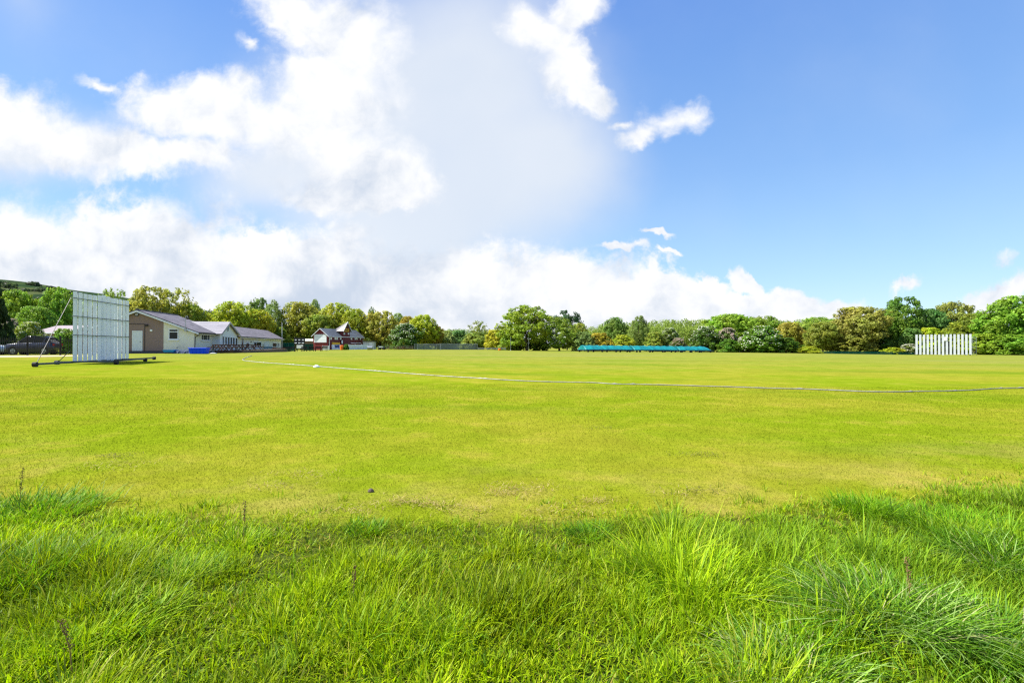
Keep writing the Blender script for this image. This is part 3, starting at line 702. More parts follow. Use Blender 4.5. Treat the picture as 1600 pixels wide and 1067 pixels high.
c = t.val(c, t.lin(t.noise(co, 14, 3), .3, .7, .75, 1.15)); M['rope'] = t.out(t.n('ShaderNodeBsdfPrincipled', i_Base_Color=c, i_Roughness=.85).outputs[0])
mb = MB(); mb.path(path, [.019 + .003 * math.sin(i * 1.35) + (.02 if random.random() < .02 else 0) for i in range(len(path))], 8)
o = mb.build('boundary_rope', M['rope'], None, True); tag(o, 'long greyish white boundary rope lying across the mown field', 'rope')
p = ray_ground(495, 574); mb = MB()
rings = []
for z, r in ((0, .13), (.04, .145), (.09, .12), (.13, .07), (.15, .02)): rings.append([(r * 1.25 * math.cos(a) * (1 + .08 * math.sin(3 * a)), r * math.sin(a), z) for a in np.linspace(0, 2 * math.pi, 14, False)])
mb.loft(rings); o = mb.build('boundary_marker', M['white_upvc'], None, True); o.location = p + Vector((0, -.05, -.01)); tag(o, 'small white mound shaped marker beside the boundary rope', 'marker')

# ------------------------------------------------------------------ pavilion
def local_frame(px, d, tanx):
    P = Vector(((px - 800) / F * d, d)); e = Vector((tanx, 1)).normalized(); nrm = Vector((-e.y, e.x)); return P, e, nrm
class Frame:
    def __init__(s, px, d, tanx, base): s.P, s.e, s.n = local_frame(px, d, tanx); s.base = base; s.rz = math.atan2(s.e.y, s.e.x)
    def X(s, px, Y=0.): return on_line(px, s.P + s.n * Y, s.e)
    def Y(s, px, X=0.): return on_line(px, s.P + s.e * X, s.n)
    def w(s, X, Y): return s.P + s.e * X + s.n * Y
    def Z(s, py, X, Y=0.): return zat(py, s.w(X, Y).y) - s.base
    def loc(s, X, Y, z=None):
        p = s.w(X, Y); return (p.x, p.y, H(p.x, p.y) if z is None else z + s.base)
PV = Frame(303.5, 59, -.2375, zat(551.5, 59))
pav = thing('pavilion', 'long single storey cream pavilion with brown gable end and purple tiled roofs', 'pavilion', (PV.P.x, PV.P.y, PV.base), PV.rz)
Yap = PV.Y(215.5); Ysp = PV.Y(255.5); Yb = 10.2
hap = PV.Z(486.0, 0, Yap); ze = PV.Z(518.0, 0); sl = (hap - ze) / Yap; hb = hap - .44 * (Yb - Yap)
rz_ = lambda Y: (ze + sl * Y) if Y < Yap else hap - .44 * (Y - Yap)          # underside of the roof
X1 = PV.X(349.5)
mb = MB(); mb.prism([(0, -.7), (Ysp, -.7), (Ysp, rz_(Ysp)), (0, rz_(0))], 'x', 0, X1); mb.build('wall', M['cream'], pav)
mb = MB(); mb.prism([(Ysp + .002, -.7), (Yb, -.7), (Yb, rz_(Yb)), (Yap, hap), (Ysp + .002, rz_(Ysp))], 'x', -.003, X1 - .01)
mb.build('gable_wall', M['roughcast'], pav)['label'] = 'brown roughcast end wall'
mb = MB(); mb.box(-.03, X1, -.03, -.004, -.7, .14); mb.box(-.035, -.006, .0, Yb, -.7, .26); mb.build('plinth', M['plinth'], pav)
mb = MB()
mb.slab((-.4, -.55, rz_(-.55) + .16), (X1 + .2, -.55, rz_(-.55) + .16), (X1 + .2, Yap, hap + .16), (-.4, Yap, hap + .16), .12)
mb.slab((-.4, Yap, hap + .158), (X1 + .2, Yap, hap + .158), (X1 + .2, Yb + .5, rz_(Yb + .5) + .16), (-.4, Yb + .5, rz_(Yb + .5) + .16), .12)
mb.bar((-.41, Yap, hap + .19), (X1 + .2, Yap, hap + .19), .22, .1)
mb.build('roof', M['roof_tiles'], pav)
mb = MB()
mb.loft([[(x, -.56, rz_(-.56) - .12), (x, -.56, rz_(-.56) + .06), (x, Yap, hap + .06), (x, Yap, hap - .14)] for x in (-.42, -.36)])
mb.loft([[(x, Yb + .5, rz_(Yb + .5) - .12), (x, Yb + .5, rz_(Yb + .5) + .06), (x, Yap, hap + .06), (x, Yap, hap - .14)] for x in (-.422, -.362)])
mb.box(-.35, X1 + .1, -.58, -.56, rz_(-.56) - .14, rz_(-.56) + .02)
mb.build('bargeboard', M['white_paint'], pav)
mb = MB(); mb.box(-.36, X1 + .15, -.68, -.585, rz_(-.56) - .06, rz_(-.56) + .04)
mb.path([(.0, -.62, rz_(-.56) - .05), (-.02, -.45, rz_(-.56) - .2), (-.06, -.12, rz_(-.56) - .42), (-.08, -.08, .1)], .05, 8); mb.build('gutter', M['black_plastic'], pav)

def window(parent, face, u0, u1, z0, z1, at_=0., mull=(), trans=None, sill=True, frame=.07, mat='white_upvc'):
    """framed window proud of a wall; face 'y' looks along -Y, face 'x' along -X; u runs along the wall"""
    def bx(m, a0, a1, b0, b1, d0, d1):
        if face == 'y': m.box(a0, a1, at_ - d1, at_ - d0, b0, b1)
        else: m.box(at_ - d1, at_ - d0, a0, a1, b0, b1)
    g = MB(); bx(g, u0 + .02, u1 - .02, z0 + .02, z1 - .02, .004, .015)
    m = MB(); f = frame
    bx(m, u0, u0 + f, z0, z1, .003, .06); bx(m, u1 - f, u1, z0, z1, .003, .06); bx(m, u0 + f, u1 - f, z0, z0 + f, .003, .06); bx(m, u0 + f, u1 - f, z1 - f, z1, .003, .06)
    for q in mull: uu = u0 + (u1 - u0) * q; bx(m, uu - f / 2, uu + f / 2, z0 + f, z1 - f, .003, .055)
    if trans: zz = z0 + (z1 - z0) * trans; bx(m, u0 + f, u1 - f, zz - f / 2, zz + f / 2, .003, .05)
    w = g.build('window', M['glass'], parent); m.build('frame', M[mat], w)
    if sill:
        s = MB(); bx(s, u0 - .06, u1 + .06, z0 - .09, z0 - .005, .003, .13); s.build('sill', M[mat], w)
    return w
def door(parent, face, u0, u1, z0, z1, at_=0., mat='door', panels=True):
    def bx(m, a0, a1, b0, b1, d0, d1):
        if face == 'y': m.box(a0, a1, at_ - d1, at_ - d0, b0, b1)
        else: m.box(at_ - d1, at_ - d0, a0, a1, b0, b1)
    m = MB(); bx(m, u0, u1, z0, z1, .003, .03)
    if panels:
        w = (u1 - u0)
        for a in (.1, .55):
            for b0, b1 in ((.08, .42), (.5, .92)): bx(m, u0 + w * a, u0 + w * (a + .35), z0 + (z1 - z0) * b0, z0 + (z1 - z0) * b1, .03, .042)
    d = m.build('door', M[mat], parent); f = MB()
    bx(f, u0 - .09, u0 - .002, z0, z1 + .09, .003, .06); bx(f, u1 + .002, u1 + .09, z0, z1 + .09, .003, .06); bx(f, u0, u1, z1 + .002, z1 + .09, .003, .06); f.build('frame', M['white_paint'], d)
    h = MB(); bx(h, u0 + .08, u0 + .18, z0 + 1.0, z0 + 1.04, .03, .09); h.build('handle', M['black_metal'], d)
gat = -.003
gy = lambda px: PV.Y(px)
window(pav, 'x', gy(279), gy(263.5), PV.Z(530.5, 0, gy(271)), PV.Z(513.8, 0, gy(271)), 0., (), .72, True, .09)
door(pav, 'x', gy(221.4), gy(208), .26, PV.Z(518, 0, gy(214)), gat)
m = MB(); y0 = gy(213.6); z0 = PV.Z(491, 0, y0)
m.path([(-.005, y0, z0), (-.08, y0, z0)], .24, 20); v = m.build('vent', M['black_plastic'], pav); m = MB(); m.path([(-.082, y0, z0), (-.10, y0, z0)], .16, 18); m.build('cover', M['grey_steel'], v)
m = MB(); y0 = gy(230); z0 = PV.Z(508.5, 0, y0); m.box(-.26, -.06, y0 - .12, y0 + .12, z0 - .1, z0 + .1); m.bar((-.07, y0, z0), (-.004, y0, z0), .06); m.build('floodlight', M['black_metal'], pav)
m = MB(); y0 = gy(236.3); z0 = PV.Z(516.3, 0, y0); m.box(-.1, -.004, y0 - .12, y0 + .12, z0 - .12, z0 + .12); m.build('alarm_box', M['white_upvc'], pav, False, .015)
m = MB(); zc = PV.Z(506.4, 0, gy(226)); m.path([(-.035, Yb - .1, zc), (-.035, gy(226.3), zc), (-.035, gy(226.2), zc - .05), (-.035, gy(226.2), .2)], .028, 6); m.build('conduit', M['black_plastic'], pav)
m = MB(); y0 = gy(292); m.path([(-.46, y0, PV.Z(516.5, 0, y0)), (-.46, y0, PV.Z(494.5, 0, y0)), (-.52, y0 - .2, PV.Z(494, 0, y0)), (-.52, y0 - .24, PV.Z(496, 0, y0))], .03, 6)
m.box(-.5, -.003, y0 - .12, y0 + .12, PV.Z(517.5, 0, y0), PV.Z(513.5, 0, y0)); cp = m.build('camera_pole', M['grey_steel'], pav)
m = MB(); m.box(-.62, -.42, y0 - .36, y0 - .12, PV.Z(499.5, 0, y0), PV.Z(496, 0, y0)); m.build('camera', M['black_plastic'], cp, False, .03)
m = MB(); y0 = gy(277); m.box(-.03, -.003, y0 - .08, y0 + .08, .55, .7); m.build('wall_vent', M['grey_steel'], pav)

wx = lambda px, Y=0: PV.X(px, Y)
xm = wx(320); window(pav, 'y', wx(314), wx(327), PV.Z(532, xm), PV.Z(520.3, xm), 0., (.22, .74))
xm = wx(339.5); door(pav, 'y', wx(337.7), wx(341.3), .16, PV.Z(523.4, xm), 0., 'glass', False)
m = MB(); x0 = wx(333.4); m.box(x0 - .1, x0 + .1, -.16, -.004, PV.Z(525, x0), PV.Z(522.8, x0)); m.build('wall_lamp', M['black_metal'], pav)

# porch gable
pYf = -.9; pa_, pb_ = wx(347.5, -1.2), wx(373.8, -1.2); pm = wx(359.5, -1.2)
pz = PV.Z(520.8, pa_, pYf); pr = PV.Z(504.6, pm, -1.2)
mb = MB(); mb.prism([(pa_, -.7), (pb_, -.7), (pb_, pz), (pm, pr), (pa_, pz)], 'y', pYf, .5); mb.build('porch_wall', M['cream_porch'], pav)
ov = .45; s2 = (pr - pz) / (pm - pa_); s3 = (pr - pz) / (pb_ - pm)
mb = MB()
mb.slab((pa_ - ov, pYf - .35, pz - s2 * ov + .15), (pm, pYf - .35, pr + .15), (pm, Yap - .2, pr + .15), (pa_ - ov, Yap - .2, pz - s2 * ov + .15), .11)
mb.slab((pb_ + ov, pYf - .35, pz - s3 * ov + .15), (pm, pYf - .35, pr + .148), (pm, Yap - .2, pr + .148), (pb_ + ov, Yap - .2, pz - s3 * ov + .15), .11)
mb.build('porch_roof', M['roof_tiles_x'], pav)
mb = MB()
for xa, s_ in ((pa_ - ov, s2), (pb_ + ov, s3)): mb.loft([[(xa, y, pz - s_ * ov - .1), (xa, y, pz - s_ * ov + .06), (pm, y, pr + .06), (pm, y, pr - .12)] for y in ((-1.275, -1.235) if xa < pm else (-1.273, -1.233))])
mb.build('porch_bargeboard', M['grey_steel'], pav)
pxs = [(346.9, 349.6), (351, 354.2), (355.2, 358.4), (359.2, 362.4), (363.2, 366.4), (367.4, 370.6)]
for i, (a, b) in enumerate(pxs):
    xa, xb = wx(a, pYf), wx(b, pYf); q = (xa + xb) / 2
    window(pav, 'y', xa, xb, PV.Z(539 + i * .55, q, pYf), PV.Z(525 + i * .45, q, pYf), pYf, (), None, False, .09)
m = MB(); zq = PV.Z(513, pm, pYf); m.path([(pm, pYf - .004, zq), (pm, pYf - .05, zq)], .42, 16); em = m.build('emblem', M['grey_steel'], pav); m = MB()
m.prism([(pm - .22, zq + .22), (pm + .22, zq + .22), (pm + .2, zq - .08), (pm, zq - .28), (pm - .2, zq - .08)], 'y', pYf - .075, pYf - .052); m.build('shield', M['teal_paint'], em)

# right wing
X2, X3, wy = wx(375.6), wx(443), .5
zw = PV.Z(527.6, wx(390)); yr = 5.2
mb = MB(); mb.box(X2, X3, wy, 9.5, -1.0, zw + .03); mb.build('wing_wall', M['cream'], pav)
mb = MB(); mb.box(X2, X3, wy - .025, wy - .004, -1.0, .0); mb.build('wing_plinth', M['plinth'], pav)
zr = PV.Z(513.6, wx(395, yr), yr); xh = wx(418, yr); o_ = .5
mb = MB()
mb.slab((X2 - .2, wy - o_, zw + .14), (X3 + o_, wy - o_, zw + .14), (xh, yr, zr), (X2 - .2, yr, zr), .1)
mb.slab((X2 - .2, 10, zw + .14), (X3 + o_, 10, zw + .14), (xh, yr, zr - .002), (X2 - .2, yr, zr - .002), .1)
mb.loft([[(X3 + o_, wy - o_, zw + .14), (X3 + o_, 10, zw + .14), (xh, yr, zr + .01)], [(X3 + o_, wy - o_, zw + .04), (X3 + o_, 10, zw + .04), (xh, yr, zr - .1)]])
mb.prism([(wy + .02, zw + .04), (9.4, zw + .04), (yr, zr - .11)], 'x', X2 - .05, X2 + .1)
mb.build('wing_roof', M['roof_tiles'], pav)
mb = MB(); mb.box(X2 - .2, X3 + o_, wy - o_ - .03, wy - o_ - .002, zw - .12, zw + .12); mb.build('wing_fascia', M['white_paint'], pav)
mb = MB(); mb.box(X2 - .2, X3 + o_, wy - o_ - .14, wy - o_ - .034, zw + .0, zw + .11); mb.build('wing_gutter', M['black_plastic'], pav)
for a, b, y0, y1, mu, tr in ((384, 389.2, 542.6, 533.4, (), .72), (396.4, 408, 544, 533.8, (.33,), .3), (425.6, 432.2, 545, 535.2, (), .3), (433.2, 436.4, 541.8, 536.2, (), .5)):
    q = wx((a + b) / 2, wy); window(pav, 'y', wx(a, wy), wx(b, wy), PV.Z(y0, q, wy), PV.Z(y1, q, wy), wy, mu, tr, True, .12)
door(pav, 'y', wx(413, wy), wx(420, wy), .02, PV.Z(534.4, wx(416, wy), wy), wy)
xm = wx(376.8, .5); door(pav, 'y', wx(377.2, .5), wx(379.8, .5), .05, PV.Z(528.6, xm, .5), .5, 'glass', False)
m = MB(); x0 = wx(411, wy); m.box(x0 - .3, x0 + .3, wy - .1, wy - .004, PV.Z(541, x0), PV.Z(538, x0)); m.build('notice_board', M['grey_steel'], pav)
m = MB(); x0 = wx(392, wy); m.box(x0 - .14, x0 + .14, wy - .16, wy - .004, PV.Z(535.4, x0), PV.Z(533, x0)); m.build('wall_lamp', M['grey_steel'], pav)

# terrace in front
mb = MB(); mb.box(wx(322), wx(409), -4.2, -.92, -.9, .24); o = mb.build('terrace', M['deck']); o.location = (PV.P.x, PV.P.y, PV.base); o.rotation_euler = (0, 0, PV.rz); tag(o, kind='structure')

# flagpole
p = PV.w(wx(440.6, 3), 3); mb = MB(); zt_ = zat(503.5, p.y)
mb.path([(0, 0, -.1), (0, 0, zt_ - H(p.x, p.y))], [.075, .05], 8); o = mb.build('flagpole', M['white_paint']); o.location = (p.x, p.y, H(p.x, p.y)); tag(o, 'bare white flagpole standing at the right end of the pavilion', 'flagpole')

# ------------------------------------------------------------------ things in front of the pavilion
p = gp(311.5, 55.6); o = thing('storage_tub', 'bright royal blue plastic tub against the pavilion corner', 'tub', p, R(6))
m = MB(); m.loft([[(-.80, -.38, 0), (.80, -.38, 0), (.80, .38, 0), (-.80, .38, 0)], [(-.90, -.45, .60), (.90, -.45, .60), (.90, .45, .60), (-.90, .45, .60)]])
for x in (-.58, -.2, .2, .58): m.box(x - .05, x + .05, -.47, -.39, .05, .56)
m.build('body', M['blue'], o, False, .02); m = MB(); m.box(-.95, .95, -.50, .50, .605, .67); m.build('lid', M['blue'], o, False, .02)
p = gp(266.5, 56.5); o = thing('tray', 'shallow light blue tray in front of the cream end wall', 'tray', p, R(-4)); m = MB()
m.loft([[(-.55, -.3, .16), (.55, -.3, .16), (.55, .3, .16), (-.55, .3, .16)], [(-.66, -.4, .42), (.66, -.4, .42), (.66, .4, .42), (-.66, .4, .42)], [(-.62, -.36, .42), (.62, -.36, .42), (.62, .36, .42), (-.62, .36, .42)], [(-.52, -.28, .2), (.52, -.28, .2), (.52, .28, .2), (-.52, .28, .2)]])
m.build('tub', M['cyan'], o); m = MB()
for x in (-.4, .4): m.bar((x, -.25, 0), (x, -.25, .17), .06); m.bar((x, .25, 0), (x, .25, .17), .06)
m.build('foot', M['navy'], o)
p = gp(287, 56.6); rings = []
rr = random.Random(4)
for i in range(12):
    x = -1.0 + i * 2 / 11; h = .34 + rr.uniform(-.05, .1) - .16 * (abs(i - 5.5) / 5.5) ** 3
    rings.append([(x, -.42 + rr.uniform(-.04, .04), 0), (x, -.36, h * .7 + rr.uniform(-.04, .04)), (x, -.1, h), (x, .2, h * .9 + rr.uniform(-.04, .04)), (x, .4, h * .5), (x, .45, 0)])
o = MB().loft(rings).build('tarpaulin', M['navy']); o.location = p; tag(o, 'crumpled dark blue tarpaulin between the light blue tray and the royal blue tub', 'tarpaulin')
p = gp(333.4, 57.2); o = thing('parasol_stand', 'closed dark parasol pole on a pale round base at the lawn edge', 'parasol stand', p)
m = MB(); m.path([(0, 0, 0), (0, 0, .05), (0, 0, .09)], [.36, .36, .2], 16); m.build('base', M['grey_shed'], o)
m = MB(); m.path([(0, 0, .08), (0, 0, .98)], .03, 8); m.path([(0, 0, .45), (0, 0, 1.0)], [.07, .05], 8); m.build('pole', M['black_metal'], o)

def picnic_table(label, mat='brown_wood', L_=1.8):
    r = thing('picnic_table', label, 'picnic table', group='picnic tables by the pavilion')
    m = MB()
    for k in range(5): m.box(-L_ / 2, L_ / 2, -.36 + k * .147, -.36 + k * .147 + .135, .70, .74)
    m.build('tabletop', M[mat], r)
    for s in (-1, 1):
        m = MB()
        for k in range(2): m.box(-L_ / 2, L_ / 2, s * .74 - .13 + k * .14, s * .74 - .13 + k * .14 + .125, .42, .455)
        m.build('seat', M[mat], r)
        m = MB(); x = s * (L_ / 2 - .28)
        m.bar((x, -.72, 0), (x, -.2, .70), .045, .09); m.bar((x, .72, 0), (x, .2, .70), .045, .09); m.bar((x + .05, -.85, .39), (x + .05, .85, .39), .045, .09); m.bar((x + .05, -.36, .66), (x + .05, .36, .66), .045, .08)
        m.build('legs', M[mat], r)
    return r
tabs = [(339, -2.4, 'picnic table nearest the parasol stand on the terrace'), (348.5, -2.6, 'second picnic table on the terrace, before the left porch windows'),
        (358, -2.6, 'picnic table on the terrace straight below the porch emblem'), (367, -2.7, 'picnic table on the terrace before the right porch windows'),
        (379, -3.0, 'picnic table past the porch, before the first wing window'), (390.5, -3.0, 'picnic table before the wing wall lamp'), (401.5, -3.2, 'picnic table at the far end of the terrace')]
t0 = None
for i, (px, Yl, lab) in enumerate(tabs):
    X_ = PV.X(px, Yl); l = PV.loc(X_, Yl, .243)
    if t0 is None: t0 = picnic_table(lab); t0.location = l; t0.rotation_euler = (0, 0, PV.rz + R(4))
    else: dup(t0, l, PV.rz + R(random.uniform(-8, 8)), lab)
def bench(label, mat, L_=1.6, group=None):
    r = thing('bench', label, 'bench', group=group); m = MB()
    for k in range(4): m.box(-L_ / 2, L_ / 2, -.22 + k * .115, -.22 + k * .115 + .1, .42, .45)
    m.build('seat', M[mat], r); m = MB()
    for k in range(4): m.box(-L_ / 2, L_ / 2, .25 + k * .03, .28 + k * .03, .55 + k * .11, .64 + k * .11)
    m.build('backrest', M[mat], r)
    for s in (-1, 1):
        m = MB(); x = s * (L_ / 2 - .1); m.bar((x, -.2, 0), (x, -.2, .62), .06); m.bar((x, .24, 0), (x, .40, .98), .06); m.bar((x, -.24, .62), (x, .34, .62), .06, .04); m.build('legs', M[mat], r)
    return r
p = gp(418.5, 91); b0 = bench('teal painted garden bench before the white wing door', 'teal_paint', 1.5); b0.location = p; b0.rotation_euler = (0, 0, R(18))
def planter(label):
    r = thing('planter', label, 'planter', group='wooden planters by the pavilion wing'); m = MB()
    for k in range(4): m.box(-.5, .5, -.32, .32, .04 + k * .17, .04 + k * .17 + .155)
    m.build('box', M['brown_wood'], r); m = MB()
    for x in (-.45, .45):
        for y in (-.335, .335): m.box(x - .05, x + .05, y - .03, y + .03, 0, .74)
    m.build('leg', M['brown_wood'], r); return r
pl = planter('brown wooden planter right of the teal garden bench'); pl.location = gp(430.5, 90); dup(pl, gp(440.5, 91.5), .2, 'brown wooden planter farthest right, before the wing corner')
# scoreboard
p = gp(468, 98); o = thing('scoreboard', 'black scoreboard on legs with rows of white number plates', 'scoreboard', p, R(-6)); zz = zat(537.8, 98) - p.z; zt2 = zat(527.8, 98) - p.z
m = MB(); m.box(-1.1, 1.1, -.06, .06, zz, zt2); m.build('board', M['black_metal'], o)
for r_ in range(2):
    for x in (-.72, 0, .72):
        w_ = .17 if r_ == 0 else .22
        m = MB(); z_ = zz + (.72 if r_ == 0 else .14); m.box(x - w_, x + w_, -.085, -.064, z_, z_ + .20); m.build('number_plate', M['white_upvc'], o)
m = MB()
for x in (-.95, .95): m.bar((x, 0, 0), (x, 0, zz), .09); m.bar((x, .9, 0), (x, .05, zz), .06)
m.build('legs', M['black_metal'], o)
p = gp(468.5, 101); o = thing('notice_board', 'low white panel on posts seen under the black scoreboard', 'panel', p, R(-6)); m = MB(); m.box(-.65, .65, -.03, .03, .62, 1.28); m.build('panel', M['white_paint'], o); m = MB()
for x in (-.55, .55): m.bar((x, .05, 0), (x, .05, 1.2), .06)
m.build('legs', M['black_metal'], o)
# green mesh screens
def mesh_screen(px, d, w, h, rz, label):
    p = gp(px, d); r = thing('mesh_screen', label, 'screen', p, rz, 'green mesh screens'); m = MB()
    for x in np.linspace(-w / 2, w / 2, max(2, int(w / 1.1) + 1)): m.bar((x, 0, 0), (x, 0, h), .06)
    m.bar((-w / 2, 0, h), (w / 2, 0, h), .05); m.bar((-w / 2, 0, .15), (w / 2, 0, .15), .05); m.build('frame', M['green_paint'], r)
    m = MB(); m.box(-w / 2, w / 2, .03, .04, .15, h); m.build('mesh', M['green_net'], r); return r
mesh_screen(451, 101, 2.2, 1.75, R(-4), 'green mesh screen left of the black scoreboard')
mesh_screen(482, 103, 1.9, 1.45, R(6), 'green mesh screen right of the black scoreboard')
b1 = None
for px, d, rz, lab in ((447, 96, .1, 'dark bench in front of the left green mesh screen'), (457, 96.5, -.1, 'dark bench left below the black scoreboard'), (475, 97, .15, 'dark bench right below the black scoreboard'),
                       (488, 99, 2.9, 'dark bench by the white roofed store'), (497, 100, .2, 'dark bench before the red house gable'), (506.5, 101, -.1, 'dark bench before the white fence of the red house')):
    if b1 is None: b1 = bench(lab, 'black_metal', 1.15, 'dark benches on the grass'); b1.location = gp(px, d); b1.rotation_euler = (0, 0, rz)
    else: dup(b1, gp(px, d), rz, lab)
# small store with a pale roof
p = gp(482, 122); o = thing('store_shed', 'low store with a white sheet roof left of the red house', 'shed', p, R(8)); z0 = zat(532.6, 122) - p.z; m = MB(); m.box(-1.6, 1.6, 0, 2.2, 0, z0); m.build('wall', plain('store_brick', (.22, .15, .13), .9), o)
m = MB(); m.slab((-1.8, -.3, z0 + .02), (1.8, -.3, z0 + .02), (1.8, 2.4, z0 + .5), (-1.8, 2.4, z0 + .5), .1); m.build('roof', M['shed_roof'], o)

# ------------------------------------------------------------------ red house
RH = Frame(512.6, 113, .2, zat(546.2, 113))
rh = thing('red_house', 'maroon boarded scorers house with grey slate roof and pointed turret', 'house', (RH.P.x, RH.P.y, RH.base), RH.rz)
Yg = RH.Y(489.3); Xe = RH.X(567.2); he = RH.Z(524.2, 0); hr = RH.Z(512.8, 0, Yg / 2); ym = Yg / 2
mb = MB(); mb.box(.004, Xe, 0, Yg, -.3, he); mb.prism([(.0, he + .002), (Yg, he + .002), (ym, hr - .1)], 'x', .3, .45); mb.build('wall', M['red_board'], rh)
mb = MB(); mb.prism([(0, -.3), (Yg, -.3), (Yg, he), (ym, hr - .08), (0, he)], 'x', -.04, .0); mb.build('gable_wall', M['red_board_lit'], rh)
ov = .28; sl = (hr - he) / ym; xh = RH.X(556.5, ym)
mb = MB()
mb.slab((-.3, -ov, he - sl * ov + .1), (Xe + .3, -ov, he - sl * ov + .1), (xh, ym, hr), (-.3, ym, hr), .09)
mb.slab((-.3, Yg + ov, he - sl * ov + .1), (Xe + .3, Yg + ov, he - sl * ov + .1), (xh, ym, hr - .002), (-.3, ym, hr - .002), .09)
mb.loft([[(Xe + .3, -ov, he - sl * ov + .1), (Xe + .3, Yg + ov, he - sl * ov + .1), (xh, ym, hr + .01)], [(Xe + .3, -ov, he - sl * ov), (Xe + .3, Yg + ov, he - sl * ov), (xh, ym, hr - .1)]])
mb.build('roof', M['slate'], rh)
mb = MB()
for k, ya in enumerate((-ov - .02, Yg + ov + .02)): mb.loft([[(x, ya, he - sl * ov - .06), (x, ya, he - sl * ov + .1), (ym, ) and (x, ym, hr + .03), (x, ym, hr - .15)] for x in (-.34 - .002 * k, -.29 - .002 * k)])
mb.box(-.3, Xe + .3, -ov - .05, -ov - .005, he - sl * ov - .05, he - sl * ov + .08)
mb.build('bargeboard', M['white_paint'], rh)
ga, gb = RH.Y(510.4), RH.Y(491.2); m = MB(); m.box(-.12, -.045, ga, gb, RH.Z(534.8, 0, ym), RH.Z(522.6, 0, ym)); sbd = m.build('white_board', M['score_white'], rh); m = MB()
for z in (RH.Z(534.8, 0, ym), RH.Z(522.6, 0, ym)): m.box(-.14, -.05, ga - .04, gb + .04, z - .04, z + .04)
m.build('frame', M['white_paint'], sbd)
# turret
ta, tb = RH.X(535.4, -.3), RH.X(546.6, -.3); tm_ = (ta + tb) / 2; te = RH.Z(515.2, tm_); tt = RH.Z(502.8, tm_)
mb = MB(); mb.box(ta, tb, -.3, .35, -.3, te - .6); mb.prism([(ta, te - .599), (tb, te - .599), (tb, te - .08), (tm_, tt - .36), (ta, te - .08)], 'y', -.3, -.22); mb.build('turret', M['red_board'], rh)
mb = MB(); o2 = .3; st = (tt - te) / (tm_ - ta)
for sgn, xa in ((1, ta - .35), (-1, tb + .35)):
    zz = te - st * .35
    mb.loft([[(tm_, -.65, tt), (xa, -.65, zz), (xa, 1.3, zz), (tm_, ym + .6, hr + .05)], [(tm_, -.65, tt - .09), (xa, -.65, zz - .09), (xa, 1.3, zz - .09), (tm_, ym + .6, hr - .04)]])
mb.build('turret_roof', M['slate_tower'], rh)
mb = MB()
for k, xa in enumerate((ta - .35, tb + .35)):
    zz = te - st * .35; mb.loft([[(xa, y, zz - .14), (xa, y, zz + .03), (tm_, y, tt + .03), (tm_, y, tt - .16)] for y in (-.70 - .002 * k, -.655 - .002 * k)])
mb.build('turret_bargeboard', M['white_paint'], rh)
m = MB(); m.box(RH.X(536.8, -.4), RH.X(545.4, -.4), -.38, -.302, RH.Z(518.2, tm_), RH.Z(513.6, tm_)); sg = m.build('sign', M['yellow'], rh); m = MB()
xa, xb = RH.X(537.6, -.4), RH.X(544.6, -.4); za, zc = RH.Z(517.2, tm_), RH.Z(514.6, tm_)
for k in range(7): q = xa + (xb - xa) * k / 7; m.box(q, q + (xb - xa) * .09, -.40, -.383, za, zc)
m.build('lettering', M['sign_ink'], sg)
for px in (537.8, 544.2): x = RH.X(px, -.3); window(rh, 'y', x - .28, x + .28, RH.Z(522.6, x), RH.Z(520.2, x), -.3, (), None, False, .13)
x = RH.X(541, -.3); window(rh, 'y', x - .25, x + .25, RH.Z(511.5, x), RH.Z(508.5, x), -.3, (), None, False, .06, 'black_metal')
for px in (517, 523.8, 526.6, 532.2, 548.9, 555, 557.4, 563): x = RH.X(px); window(rh, 'y', x - .3, x + .3, RH.Z(530.6, x), RH.Z(527.2, x), 0, (), None, False, .19)
m = MB(); m.box(RH.X(518.4), RH.X(530.4), -.12, -.004, RH.Z(538.2, RH.X(524)), RH.Z(535, RH.X(524))); m.build('sign', M['yellow'], rh)
m = MB(); m.box(RH.X(518.2), RH.X(531.8), -.06, -.004, 0, RH.Z(538.4, RH.X(525))); d_ = m.build('hatch', M['white_paint'], rh); m = MB(); m.box(RH.X(522.8), RH.X(530), -.09, -.065, RH.Z(543.4, RH.X(526)), RH.Z(538.9, RH.X(526))); m.build('shutter', M['blue_shutter'], d_)
m = MB(); x = RH.X(535, -.4); m.box(x - .25, x + .25, -.36, -.305, RH.Z(536.8, x), RH.Z(531.6, x)); m.build('plaque', M['white_paint'], rh)
m = MB(); m.path([(.35, -.1, he - .1), (.35, -.1, 0)], .07, 8); m.build('downpipe', M['white_upvc'], rh)
m = MB(); m.box(RH.X(547.8), RH.X(564), -.05, -.004, RH.Z(536.3, RH.X(556)), RH.Z(535.5, RH.X(556))); m.build('rail', M['white_paint'], rh)
m = MB(); m.box(Xe - .2, Xe + .05, -.06, .2, 0, he); m.build('corner_post', M['pale_wood'], rh)
